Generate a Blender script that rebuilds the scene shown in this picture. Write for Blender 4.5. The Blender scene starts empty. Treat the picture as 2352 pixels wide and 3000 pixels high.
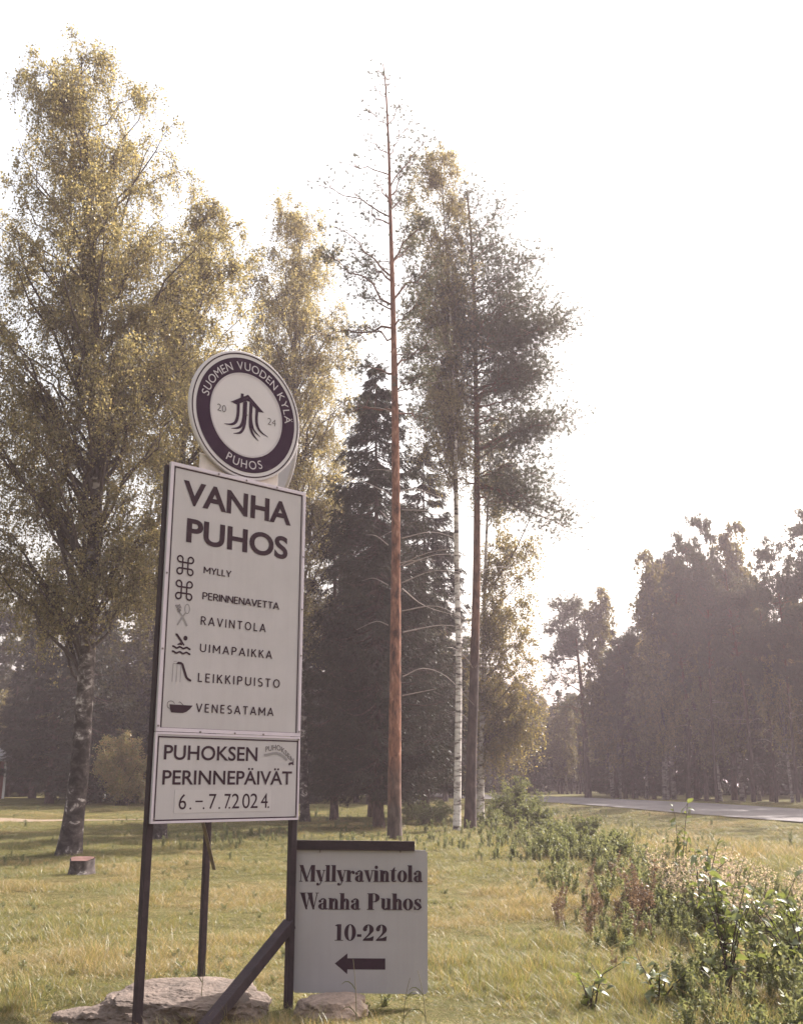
import bpy, bmesh, math, random
import numpy as np
from mathutils import Vector, Matrix

random.seed(7)
RNG = np.random.default_rng(11)
scene = bpy.context.scene
COL = scene.collection

# ------------------------------------------------------------------ camera
EYE = 1.6
FPX = 3100.0                      # focal length in pixels of the 2352 x 3000 photograph
PITCH = math.atan((2300 - 1500) / FPX)
cam_data = bpy.data.cameras.new('camera')
cam_data.sensor_fit = 'VERTICAL'
cam_data.sensor_height = 36.0
cam_data.lens = 36.0 * FPX / 3000.0
cam_data.clip_start = 0.1
cam_data.clip_end = 6000.0
cam = bpy.data.objects.new('camera', cam_data)
cam.location = (0, 0, EYE)
cam.rotation_euler = (math.pi / 2 + PITCH, 0, 0)
COL.objects.link(cam)
scene.camera = cam

# ------------------------------------------------------------------ sky, sun, exposure
SUN_AZ = math.radians(45)         # to the right of the viewing direction (+Y)
SUN_EL = math.radians(37)
world = bpy.data.worlds.new('World')
scene.world = world
world.use_nodes = True
wn = world.node_tree
bg = wn.nodes['Background']
sky = wn.nodes.new('ShaderNodeTexSky')
sky.sky_type = 'NISHITA'
sky.sun_disc = False
sky.sun_elevation = SUN_EL
sky.sun_rotation = SUN_AZ
sky.air_density = 1.7
sky.dust_density = 8.0
sky.ozone_density = 1.0
hs = wn.nodes.new('ShaderNodeHueSaturation')     # thin white cloud veil over the whole sky
hs.inputs['Saturation'].default_value = .5
veil = wn.nodes.new('ShaderNodeMix')
veil.data_type = 'RGBA'
veil.blend_type = 'ADD'
veil.inputs[0].default_value = 1
veil.inputs[7].default_value = (1.5, 1.5, 1.5, 1)
wn.links.new(sky.outputs[0], hs.inputs['Color'])
wn.links.new(hs.outputs[0], veil.inputs[6])
wn.links.new(veil.outputs[2], bg.inputs[0])
bg.inputs[1].default_value = 0.085

sun_data = bpy.data.lights.new('sun', 'SUN')
sun_data.energy = 5.0
sun_data.angle = math.radians(0.5)
sun_data.color = (1.0, 0.93, 0.86)
sun = bpy.data.objects.new('sun', sun_data)
sd = Vector((math.sin(SUN_AZ) * math.cos(SUN_EL), math.cos(SUN_AZ) * math.cos(SUN_EL), math.sin(SUN_EL)))
sun.rotation_euler = sd.to_track_quat('Z', 'Y').to_euler()
sun.location = sd * 60
COL.objects.link(sun)

scene.view_settings.view_transform = 'Standard'
scene.view_settings.look = 'None'
scene.view_settings.gamma = 1.0
scene.view_settings.exposure = 1.4
scene.view_settings.use_curve_mapping = False
scene.render.engine = 'CYCLES'
scene.cycles.max_bounces = 8
scene.cycles.transparent_max_bounces = 8
scene.cycles.volume_bounces = 1

# ------------------------------------------------------------------ helpers
CP, SP = math.cos(PITCH), math.sin(PITCH)
PX = 2352 / 1708.0


def at(px, py, Y):
    """point of the place at depth Y that a spot of the photograph (1708 wide) shows"""
    a = (px * PX - 1176) / FPX
    b = -(py * PX - 1500) / FPX
    d = np.array([a, CP - b * SP, SP + b * CP])
    return np.array([0, 0, EYE]) + d * (Y / d[1])


def road_centre_dist(x, y):
    p = np.stack([np.asarray(x, float), np.asarray(y, float)], -1)
    best = np.full(p.shape[:-1], 1e9)
    for a, b in zip(ROAD[:-1], ROAD[1:]):
        ab = b - a
        t = np.clip(((p - a) @ ab) / (ab @ ab), 0, 1)
        q = a + t[..., None] * ab
        best = np.minimum(best, np.linalg.norm(p - q, axis=-1))
    return best


def catmull(pts, n):
    pts = np.asarray(pts, float)
    P = np.vstack([2 * pts[0] - pts[1], pts, 2 * pts[-1] - pts[-2]])
    out = []
    for i in range(1, len(P) - 2):
        for t in np.linspace(0, 1, n, endpoint=False):
            a, b, c, d = P[i - 1], P[i], P[i + 1], P[i + 2]
            out.append(.5 * ((2 * b) + (c - a) * t + (2 * a - 5 * b + 4 * c - d) * t * t + (3 * b - a - 3 * c + d) * t ** 3))
    out.append(P[-2])
    return np.array(out)


ROAD = catmull([(31, -20), (27, 0), (21.2, 24), (17.6, 40), (15.7, 50), (13.9, 60), (11.0, 69), (6.2, 79), (-3, 90), (-20, 100), (-45, 110)], 5)


def vnoise(x, y, s, seed=0):
    """cheap smooth value noise, about -1..1"""
    r = np.random.default_rng(seed)
    T = r.uniform(-1, 1, (64, 64))
    x = np.asarray(x, float) / s + 1000.3
    y = np.asarray(y, float) / s + 1000.7
    xi, yi = np.floor(x).astype(int), np.floor(y).astype(int)
    fx, fy = x - xi, y - yi
    fx, fy = fx * fx * (3 - 2 * fx), fy * fy * (3 - 2 * fy)
    g = lambda i, j: T[i % 64, j % 64]
    return (g(xi, yi) * (1 - fx) * (1 - fy) + g(xi + 1, yi) * fx * (1 - fy) + g(xi, yi + 1) * (1 - fx) * fy + g(xi + 1, yi + 1) * fx * fy)


def zbase(y):
    y = np.asarray(y, float)
    t = np.clip(y - 35, 0, 75)
    return 0.012 * (t - 6 * (1 - np.exp(-t / 6)))


def zt(x, y):
    x = np.asarray(x, float)
    y = np.asarray(y, float)
    b = .07 * vnoise(x, y, 3.1, 1) + .10 * vnoise(x, y, 9.0, 2) + .02 * vnoise(x, y, 1.1, 3)
    damp = np.clip((road_centre_dist(x, y) - 5.5) / 5, 0, 1) * np.clip((y - 3) / 10, .35, 1)
    rd = road_centre_dist(x, y)
    k = np.clip((9.0 - rd) / 4.4, 0, 1)
    ditch = .30 * k * k * (3 - 2 * k) - .12 * np.exp(-((rd - 10.5) / 1.6) ** 2)
    damp = np.where((np.abs(x + 1) < 3) & (y < 11), .3, damp)
    return zbase(y) + b * damp + ditch


def np_mesh(name, verts, faces):
    """faces: list of int arrays (n,3) / (n,4)"""
    me = bpy.data.meshes.new(name)
    verts = np.ascontiguousarray(verts, np.float32)
    faces = [np.asarray(f, np.int32) for f in faces if len(f)]
    nl = sum(f.size for f in faces)
    nf = sum(len(f) for f in faces)
    me.vertices.add(len(verts))
    me.vertices.foreach_set('co', verts.ravel())
    me.loops.add(nl)
    me.loops.foreach_set('vertex_index', np.concatenate([f.ravel() for f in faces]))
    me.polygons.add(nf)
    tot = np.concatenate([np.full(len(f), f.shape[1], np.int32) for f in faces])
    st = np.concatenate([[0], np.cumsum(tot)[:-1]]).astype(np.int32)
    me.polygons.foreach_set('loop_start', st)
    me.polygons.foreach_set('loop_total', tot)
    me.update(calc_edges=True)
    return me


class Geo:
    def __init__(self):
        self.v, self.f, self.n = [], [], 0

    def add(self, v, *fs):
        v = np.asarray(v, float).reshape(-1, 3)
        for f in fs:
            self.f.append(np.asarray(f, int) + self.n)
        self.v.append(v)
        self.n += len(v)

    def mesh(self, name):
        q = [f for f in self.f if f.shape[1] == 4]
        t = [f for f in self.f if f.shape[1] == 3]
        fs = []
        if q:
            fs.append(np.concatenate(q))
        if t:
            fs.append(np.concatenate(t))
        return np_mesh(name, np.concatenate(self.v), fs)

    def build(self, name, mat, parent=None, smooth=False, mats=None):
        me = self.mesh(name)
        return link(name, me, mat, parent, smooth)

    def tubes(self, P, R, k=5, cap=False):
        """P (T,N,3) centre lines, R (T,N) radii"""
        P = np.asarray(P, float)
        R = np.asarray(R, float)
        if P.ndim == 2:
            P, R = P[None], R[None]
        T, N, _ = P.shape
        tan = np.gradient(P, axis=1)
        tan /= np.linalg.norm(tan, axis=2, keepdims=True) + 1e-9
        ref = np.where(np.abs(tan[:, :1, 2:3]) > .9, np.array([1., 0, 0]), np.array([0, 0, 1.]))
        ref = np.broadcast_to(ref, tan.shape)
        a = np.cross(tan, ref)
        a /= np.linalg.norm(a, axis=2, keepdims=True) + 1e-9
        b = np.cross(tan, a)
        ang = np.arange(k) * 2 * np.pi / k
        V = P[:, :, None, :] + R[:, :, None, None] * (np.cos(ang)[None, None, :, None] * a[:, :, None, :] + np.sin(ang)[None, None, :, None] * b[:, :, None, :])
        idx = np.arange(T * N * k).reshape(T, N, k)
        q = np.stack([idx[:, :-1, :], np.roll(idx[:, :-1, :], -1, 2), np.roll(idx[:, 1:, :], -1, 2), idx[:, 1:, :]], -1).reshape(-1, 4)
        self.add(V.reshape(-1, 3), q)
        if cap:
            for end in (0, N - 1):
                c = P[:, end]
                base = self.n
                ring = idx[:, end, :]
                vs = V[:, end].reshape(-1, 3)
                m = len(vs)
                vv = np.concatenate([vs, c])
                i = np.arange(m).reshape(T, k)
                tri = np.stack([i, np.roll(i, -1, 1), np.repeat(np.arange(m, m + T)[:, None], k, 1)], -1).reshape(-1, 3)
                self.add(vv, tri)

    def box(self, c, s, rz=0.0):
        x, y, z = s[0] / 2, s[1] / 2, s[2] / 2
        v = np.array([(-x, -y, -z), (x, -y, -z), (x, y, -z), (-x, y, -z), (-x, -y, z), (x, -y, z), (x, y, z), (-x, y, z)])
        ca, sa = math.cos(rz), math.sin(rz)
        v = v @ np.array([[ca, sa, 0], [-sa, ca, 0], [0, 0, 1]]) + np.asarray(c)
        self.add(v, [(0, 3, 2, 1), (4, 5, 6, 7), (0, 1, 5, 4), (1, 2, 6, 5), (2, 3, 7, 6), (3, 0, 4, 7)])

    def leaves(self, C, A, L, W, rng, shape='diamond'):
        """flat leaves: centres C, long axis A, lengths L, widths W"""
        n = len(C)
        A = A / (np.linalg.norm(A, axis=1, keepdims=True) + 1e-9)
        r = rng.normal(size=(n, 3))
        s = np.cross(A, r)
        s /= np.linalg.norm(s, axis=1, keepdims=True) + 1e-9
        L = np.broadcast_to(L, n)[:, None]
        W = np.broadcast_to(W, n)[:, None]
        i = np.arange(n) * 4
        if shape == 'diamond':
            V = np.stack([C - A * L / 2, C + s * W / 2 - A * L * .08, C + A * L / 2, C - s * W / 2 - A * L * .08], 1)
            self.add(V.reshape(-1, 3), np.stack([i, i + 1, i + 2, i + 3], 1))
        else:
            V = np.stack([C - s * W / 2, C + s * W / 2, C + A * L], 1)
            i = np.arange(n) * 3
            self.add(V.reshape(-1, 3), np.stack([i, i + 1, i + 2], 1))


def link(name, me, mat, parent=None, smooth=False):
    o = bpy.data.objects.new(name, me)
    if mat is not None:
        for m in (mat if isinstance(mat, (list, tuple)) else [mat]):
            me.materials.append(m)
    me.polygons.foreach_set('use_smooth', np.full(len(me.polygons), bool(smooth)))
    COL.objects.link(o)
    if parent is not None:
        o.parent = parent
    return o


def tag(o, label=None, cat=None, group=None, kind=None):
    if label:
        o['label'] = label
    if cat:
        o['category'] = cat
    if group:
        o['group'] = group
    if kind:
        o['kind'] = kind
    return o


def empty(name, loc=(0, 0, 0), rz=0.0):
    o = bpy.data.objects.new(name, None)
    o.empty_display_size = .2
    o.location = tuple(float(c) for c in loc)
    o.rotation_euler = (0, 0, rz)
    COL.objects.link(o)
    return o


def copy_tree(o, parent=None):
    c = o.copy()
    COL.objects.link(c)
    if parent is not None:
        c.parent = parent
    for ch in o.children:
        copy_tree(ch, c)
    return c


# ------------------------------------------------------------------ materials
def new_mat(name):
    m = bpy.data.materials.new(name)
    m.use_nodes = True
    nt = m.node_tree
    b = nt.nodes['Principled BSDF']
    return m, nt, b


def N(nt, t, **kw):
    n = nt.nodes.new(t)
    for k, v in kw.items():
        setattr(n, k, v)
    return n


def ramp(nt, stops, interp='LINEAR'):
    r = nt.nodes.new('ShaderNodeValToRGB')
    r.color_ramp.interpolation = interp
    e = r.color_ramp.elements
    while len(e) < len(stops):
        e.new(.5)
    for el, (p, c) in zip(e, stops):
        el.position = p
        el.color = (c[0], c[1], c[2], 1)
    return r


def noise(nt, scale, detail=4, rough=.6, coord='Object', stretch=None, dist=0.0):
    tc = nt.nodes.new('ShaderNodeTexCoord')
    n = nt.nodes.new('ShaderNodeTexNoise')
    n.inputs['Scale'].default_value = scale
    n.inputs['Detail'].default_value = detail
    n.inputs['Roughness'].default_value = rough
    n.inputs['Distortion'].default_value = dist
    if stretch:
        mp = nt.nodes.new('ShaderNodeMapping')
        mp.inputs['Scale'].default_value = stretch
        nt.links.new(tc.outputs[coord], mp.inputs[0])
        nt.links.new(mp.outputs[0], n.inputs['Vector'])
    else:
        nt.links.new(tc.outputs[coord], n.inputs['Vector'])
    return n


def plain(name, c, rough=.6, var=.25, scale=6, bump=0.0, bscale=40, metal=0.0, spec=.5):
    m, nt, b = new_mat(name)
    n = noise(nt, scale)
    lo = tuple(x * (1 - var) for x in c)
    hi = tuple(min(1, x * (1 + var)) for x in c)
    r = ramp(nt, [(.3, lo), (.7, hi)])
    nt.links.new(n.outputs['Fac'], r.inputs[0])
    nt.links.new(r.outputs[0], b.inputs['Base Color'])
    b.inputs['Roughness'].default_value = rough
    b.inputs['Metallic'].default_value = metal
    b.inputs['Specular IOR Level'].default_value = spec
    if bump:
        n2 = noise(nt, bscale)
        bp = nt.nodes.new('ShaderNodeBump')
        bp.inputs['Strength'].default_value = bump
        bp.inputs['Distance'].default_value = .02
        nt.links.new(n2.outputs['Fac'], bp.inputs['Height'])
        nt.links.new(bp.outputs[0], b.inputs['Normal'])
    return m


def leafmat(name, cols, trans=.5, gloss=.06, tcol=1.6, rough=.45):
    """cols: list of colours spread over the single leaves"""
    m = bpy.data.materials.new(name)
    m.use_nodes = True
    nt = m.node_tree
    nt.nodes.clear()
    out = N(nt, 'ShaderNodeOutputMaterial')
    g = N(nt, 'ShaderNodeNewGeometry')
    k = len(cols)
    r = ramp(nt, [(i / max(1, k - 1), c) for i, c in enumerate(cols)])
    nt.links.new(g.outputs['Random Per Island'], r.inputs[0])
    d = N(nt, 'ShaderNodeBsdfDiffuse')
    nt.links.new(r.outputs[0], d.inputs[0])
    t = N(nt, 'ShaderNodeBsdfTranslucent')
    mul = N(nt, 'ShaderNodeMix', data_type='RGBA', blend_type='MULTIPLY')
    mul.inputs[0].default_value = 1
    nt.links.new(r.outputs[0], mul.inputs[6])
    mul.inputs[7].default_value = (tcol * 1.1, tcol, tcol * .7, 1)
    nt.links.new(mul.outputs[2], t.inputs[0])
    mx = N(nt, 'ShaderNodeMixShader')
    mx.inputs[0].default_value = trans
    nt.links.new(d.outputs[0], mx.inputs[1])
    nt.links.new(t.outputs[0], mx.inputs[2])
    gl = N(nt, 'ShaderNodeBsdfGlossy')
    gl.inputs['Roughness'].default_value = rough
    gl.inputs[0].default_value = (.9, .9, .9, 1)
    mx2 = N(nt, 'ShaderNodeMixShader')
    mx2.inputs[0].default_value = gloss
    nt.links.new(mx.outputs[0], mx2.inputs[1])
    nt.links.new(gl.outputs[0], mx2.inputs[2])
    nt.links.new(mx2.outputs[0], out.inputs[0])
    return m


def bark(name, stops, scale, stretch, bump=.6, rough=.9, zmix=None, detail=5):
    m, nt, b = new_mat(name)
    n = noise(nt, scale, detail=detail, rough=.65, stretch=stretch, dist=.4)
    r = ramp(nt, stops)
    nt.links.new(n.outputs['Fac'], r.inputs[0])
    col = r.outputs[0]
    if zmix:
        z0, z1, low = zmix       # below z0 the bark is of the colours low
        r2 = ramp(nt, low)
        nt.links.new(n.outputs['Fac'], r2.inputs[0])
        tc = N(nt, 'ShaderNodeTexCoord')
        sx = N(nt, 'ShaderNodeSeparateXYZ')
        nt.links.new(tc.outputs['Object'], sx.inputs[0])
        nz = noise(nt, 1.3, stretch=(1, 1, .6))
        ad = N(nt, 'ShaderNodeMath', operation='MULTIPLY_ADD')
        nt.links.new(nz.outputs['Fac'], ad.inputs[0])
        ad.inputs[1].default_value = (z1 - z0) * 2
        nt.links.new(sx.outputs[2], ad.inputs[2])
        mr = N(nt, 'ShaderNodeMapRange')
        mr.inputs['From Min'].default_value = z0 + (z1 - z0)
        mr.inputs['From Max'].default_value = z1 + (z1 - z0)
        nt.links.new(ad.outputs[0], mr.inputs['Value'])
        mx = N(nt, 'ShaderNodeMix', data_type='RGBA')
        nt.links.new(mr.outputs[0], mx.inputs[0])
        nt.links.new(r2.outputs[0], mx.inputs[6])
        nt.links.new(col, mx.inputs[7])
        col = mx.outputs[2]
    nt.links.new(col, b.inputs['Base Color'])
    b.inputs['Roughness'].default_value = rough
    b.inputs['Specular IOR Level'].default_value = .2
    bp = N(nt, 'ShaderNodeBump')
    bp.inputs['Strength'].default_value = bump
    bp.inputs['Distance'].default_value = .03
    nt.links.new(n.outputs['Fac'], bp.inputs['Height'])
    nt.links.new(bp.outputs[0], b.inputs['Normal'])
    return m


M = {}
M['birch_leaf'] = leafmat('birch_leaf', [(.100, .092, .054), (.140, .126, .070), (.180, .156, .086), (.225, .186, .104)], .6, .04, 2.0)
M['birch_leaf_green'] = leafmat('birch_leaf_green', [(.055, .055, .028), (.085, .08, .036), (.12, .105, .045), (.16, .13, .055)], .5, .05)
M['birch_leaf_yellow'] = leafmat('birch_leaf_yellow', [(.085, .08, .038), (.13, .118, .05), (.18, .15, .064), (.24, .185, .08)], .5, .05)
M['pine_needle'] = leafmat('pine_needle', [(.042, .050, .036), (.058, .066, .044), (.078, .082, .052), (.10, .09, .056)], .35, .05, 1.3)
M['spruce_needle'] = leafmat('spruce_needle', [(.018, .021, .014), (.026, .029, .018), (.038, .038, .022)], .2, .03, 1.2)
M['bush_leaf'] = leafmat('bush_leaf', [(.14, .15, .06), (.20, .19, .08), (.27, .205, .10), (.30, .19, .11)], .45, .05)
M['shrub_leaf'] = leafmat('shrub_leaf', [(.09, .11, .045), (.13, .15, .06), (.18, .19, .085)], .4, .04, 1.4, .5)
M['sapling_leaf'] = leafmat('sapling_leaf', [(.075, .098, .034), (.10, .125, .042), (.13, .15, .052)], .45, .07, 1.5, .42)
M['grass_green'] = leafmat('grass_green', [(.09, .105, .038), (.14, .148, .052), (.20, .19, .074)], .45, .05, 1.4)
M['grass_straw'] = leafmat('grass_straw', [(.20, .155, .078), (.29, .228, .115), (.38, .30, .16)], .4, .05, 1.2)
M['dock_red'] = leafmat('dock_red', [(.12, .078, .055), (.17, .115, .085), (.23, .165, .125)], .35, .04, 1.2)
M['seed_fluff'] = leafmat('seed_fluff', [(.36, .29, .25), (.46, .38, .34), (.55, .48, .44)], .45, .02, 1.05)
M['herb_leaf'] = leafmat('herb_leaf', [(.115, .135, .066), (.16, .178, .09), (.21, .22, .118)], .4, .04, 1.4, .5)

M['grey_birch_bark'] = bark('grey_birch_bark', [(.36, (.04, .034, .033)), (.46, (.12, .10, .095)), (.56, (.22, .195, .185)), (.8, (.28, .25, .24))],
                            1.0, (2.0, 2.0, 6.0), .35, .8)
M['birch_bark'] = bark('birch_bark', [(.36, (.05, .04, .038)), (.44, (.30, .26, .24)), (.52, (.60, .55, .52)), (.8, (.72, .68, .65))],
                       1.0, (2.0, 2.0, 7.0), .35, .75)
M['old_birch_bark'] = bark('old_birch_bark', [(.42, (.04, .032, .031)), (.54, (.11, .09, .086)), (.62, (.34, .30, .285)), (.8, (.46, .42, .40))],
                           1.0, (3.2, 3.2, 4.2), .7, .85, (2.0, 5.0, [(.42, (.035, .028, .028)), (.58, (.10, .08, .078)), (.64, (.42, .37, .35)), (.8, (.5, .46, .43))]))
M['birch_limb'] = plain('birch_limb', (.075, .055, .05), .85, .4, 4)
M['pine_bark'] = bark('pine_bark', [(.36, (.06, .028, .021)), (.46, (.16, .07, .044)), (.56, (.23, .10, .062)), (.68, (.36, .19, .13))],
                      1.0, (6, 6, 2.2), 1.0, .85, (.6, 2.6, [(.35, (.035, .026, .024)), (.55, (.085, .062, .055)), (.75, (.13, .10, .09))]))
M['pine_bark_dark'] = bark('pine_bark_dark', [(.35, (.06, .032, .025)), (.5, (.13, .065, .045)), (.7, (.2, .105, .07))],
                           1.0, (6, 6, 2.2), .8, .9, (5, 8, [(.35, (.03, .022, .022)), (.55, (.07, .05, .047)), (.75, (.11, .085, .08))]))
M['spruce_bark'] = bark('spruce_bark', [(.35, (.035, .024, .022)), (.5, (.08, .052, .045)), (.7, (.13, .085, .075))], 1.0, (7, 7, 3), .7)
M['dead_twig'] = plain('dead_twig', (.26, .21, .19), .8, .3, 5)
M['pine_limb'] = plain('pine_limb', (.15, .075, .05), .85, .4, 5)
M['stem'] = plain('stem', (.05, .03, .028), .7, .3, 8)
M['herb_stem'] = plain('herb_stem', (.12, .10, .045), .7, .3, 8)

# ------------------------------------------------------------------ ground, road, path
def ground_material():
    m, nt, b = new_mat('meadow_soil')
    n1 = noise(nt, .35, 5, .6)
    n2 = noise(nt, 3.0, 6, .7)
    n3 = noise(nt, 28.0, 4, .7)
    r1 = ramp(nt, [(.32, (.075, .085, .028)), (.5, (.125, .12, .04)), (.66, (.19, .145, .06))])
    r2 = ramp(nt, [(.3, (.055, .06, .022)), (.55, (.14, .12, .045)), (.75, (.24, .18, .08))])
    nt.links.new(n1.outputs['Fac'], r1.inputs[0])
    nt.links.new(n2.outputs['Fac'], r2.inputs[0])
    mx = N(nt, 'ShaderNodeMix', data_type='RGBA')
    mx.inputs[0].default_value = .5
    nt.links.new(r1.outputs[0], mx.inputs[6])
    nt.links.new(r2.outputs[0], mx.inputs[7])
    mm = N(nt, 'ShaderNodeMix', data_type='RGBA', blend_type='MULTIPLY')
    mm.inputs[0].default_value = .6
    r3 = ramp(nt, [(.3, (.45, .45, .45)), (.7, (1.2, 1.2, 1.2))])
    nt.links.new(n3.outputs['Fac'], r3.inputs[0])
    nt.links.new(mx.outputs[2], mm.inputs[6])
    nt.links.new(r3.outputs[0], mm.inputs[7])
    nt.links.new(mm.outputs[2], b.inputs['Base Color'])
    b.inputs['Roughness'].default_value = 1
    b.inputs['Specular IOR Level'].default_value = .1
    bp = N(nt, 'ShaderNodeBump')
    bp.inputs['Strength'].default_value = .8
    bp.inputs['Distance'].default_value = .06
    nt.links.new(n3.outputs['Fac'], bp.inputs['Height'])
    nt.links.new(bp.outputs[0], b.inputs['Normal'])
    return m


def grid_lines(lo, hi, near_lo, near_hi, step, grow):
    a = list(np.arange(near_lo, near_hi + 1e-6, step))
    s = step
    while a[-1] < hi:
        s *= grow
        a.append(a[-1] + s)
    s = step
    while a[0] > lo:
        s *= grow
        a.insert(0, a[0] - s)
    return np.array(a)


gx = grid_lines(-2500, 2500, -24, 28, .6, 1.15)
gy = grid_lines(-200, 4000, -2, 70, .6, 1.15)
GX, GY = np.meshgrid(gx, gy)
GZ = zt(GX, GY)
idx = np.arange(GX.size).reshape(GX.shape)
fq = np.stack([idx[:-1, :-1], idx[:-1, 1:], idx[1:, 1:], idx[1:, :-1]], -1).reshape(-1, 4)
ground = link('ground', np_mesh('ground', np.stack([GX, GY, GZ], -1).reshape(-1, 3), [fq]), ground_material(), smooth=True)
tag(ground, kind='structure')


def strip(name, centre, half, lift, mat, follow=True, cross=8):
    c = np.asarray(centre, float)
    t = np.gradient(c, axis=0)
    t /= np.linalg.norm(t, axis=1, keepdims=True)
    nrm = np.stack([t[:, 1], -t[:, 0]], 1)
    offs = np.linspace(-1, 1, cross)
    half = np.broadcast_to(half, len(c))
    P = c[:, None, :] + nrm[:, None, :] * (offs[None, :, None] * half[:, None, None])
    if follow:
        Z = zt(P[..., 0], P[..., 1]) + lift
    else:
        Z = zbase(P[..., 1]) + .30 + lift + .05 * (1 - offs[None, :] ** 2)
    V = np.concatenate([P, Z[..., None]], -1)
    i = np.arange(V.shape[0] * cross).reshape(-1, cross)
    q = np.stack([i[:-1, :-1], i[:-1, 1:], i[1:, 1:], i[1:, :-1]], -1).reshape(-1, 4)
    o = link(name, np_mesh(name, V.reshape(-1, 3), [q]), mat, smooth=True)
    tag(o, kind='structure')
    return o


def asphalt():
    m, nt, b = new_mat('asphalt')
    n1 = noise(nt, 60, 3, .7)
    n2 = noise(nt, .5, 5, .6, stretch=(1, .3, 1))
    r1 = ramp(nt, [(.3, (.11, .10, .10)), (.7, (.20, .185, .185))])
    r2 = ramp(nt, [(.3, (.8, .8, .8)), (.7, (1.15, 1.13, 1.12))])
    nt.links.new(n1.outputs['Fac'], r1.inputs[0])
    nt.links.new(n2.outputs['Fac'], r2.inputs[0])
    mm = N(nt, 'ShaderNodeMix', data_type='RGBA', blend_type='MULTIPLY')
    mm.inputs[0].default_value = 1
    nt.links.new(r1.outputs[0], mm.inputs[6])
    nt.links.new(r2.outputs[0], mm.inputs[7])
    nt.links.new(mm.outputs[2], b.inputs['Base Color'])
    b.inputs['Roughness'].default_value = .95
    b.inputs['Specular IOR Level'].default_value = .15
    return m


strip('road', catmull(ROAD, 3), 3.9, .05, asphalt(), follow=False)
M['gravel'] = plain('gravel', (.22, .165, .12), 1, .35, 9, .5, 60, spec=.1)
strip('path', catmull([(-62, 60), (-42, 55.5), (-28, 51.5), (-18, 49.5), (-9, 49.5), (-4.5, 51)], 8), np.linspace(2.6, .7, 41), .03, M['gravel'], cross=6)

# ------------------------------------------------------------------ village sign
M['post'] = plain('post_paint', (.030, .017, .022), .85, .3, 9, .15, 60)
M['panel'] = plain('panel_white', (.42, .385, .405), .7, .05, 2.5, spec=.2)
M['panel_small'] = plain('panel_white_matt', (.35, .32, .335), .5, .06, 2.0)
for pm in (M['panel'], M['panel_small']):       # rain streaks and a little grime
    nt = pm.node_tree
    b = nt.nodes['Principled BSDF']
    src = b.inputs['Base Color'].links[0].from_socket
    st1 = noise(nt, 1.0, 6, .7, stretch=(14, 14, 1.1))
    st2 = noise(nt, 55, 3, .7)
    r1 = ramp(nt, [(.30, (.80, .78, .77)), (.55, (1, 1, 1))])
    r2 = ramp(nt, [(.24, (.80, .78, .77)), (.40, (1, 1, 1))])
    nt.links.new(st1.outputs['Fac'], r1.inputs[0])
    nt.links.new(st2.outputs['Fac'], r2.inputs[0])
    last = src
    for rr in (r1, r2):
        mm = N(nt, 'ShaderNodeMix', data_type='RGBA', blend_type='MULTIPLY')
        mm.inputs[0].default_value = .22
        nt.links.new(last, mm.inputs[6])
        nt.links.new(rr.outputs[0], mm.inputs[7])
        last = mm.outputs[2]
    nt.links.new(last, b.inputs['Base Color'])
M['trim'] = plain('panel_trim', (.50, .43, .50), .45, .08, 4)
M['print'] = plain('print_black', (.045, .026, .036), .8, .1, 5, spec=.08)
M['print_navy'] = plain('print_navy', (.040, .021, .040), .8, .1, 5, spec=.08)
M['print_grey'] = plain('print_grey', (.20, .18, .19), .5, .1, 5)
M['print_midgrey'] = plain('print_midgrey', (.11, .09, .10), .5, .1, 5)
M['disc_white'] = plain('disc_white', (.52, .48, .51), .75, .04, 3, spec=.12)
M['disc_lilac'] = plain('disc_lilac', (.42, .37, .41), .45, .05, 3)
M['screw'] = plain('screw_steel', (.18, .15, .15), .4, .2, 30, metal=.6)
M['tape'] = plain('tape', (.425, .39, .41), .3, .05, 6)
M['plywood'] = plain('plywood_back', (.52, .45, .42), .7, .15, 5)

SO = np.array([-1.7134, 7.5416, 1.3432])
YAW = .7599
SW, SH1, SH2 = 1.2748, .6179, 1.9751
SEAM = SH1
sign = empty('village_sign', (SO[0], SO[1], float(zt(SO[0], SO[1]))), YAW)
tag(sign, 'tall white and black village sign on dark posts with a round emblem on top', 'sign')
SZ = SO[2] - sign.location[2]         # panel bottom above the sign's own base


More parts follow.
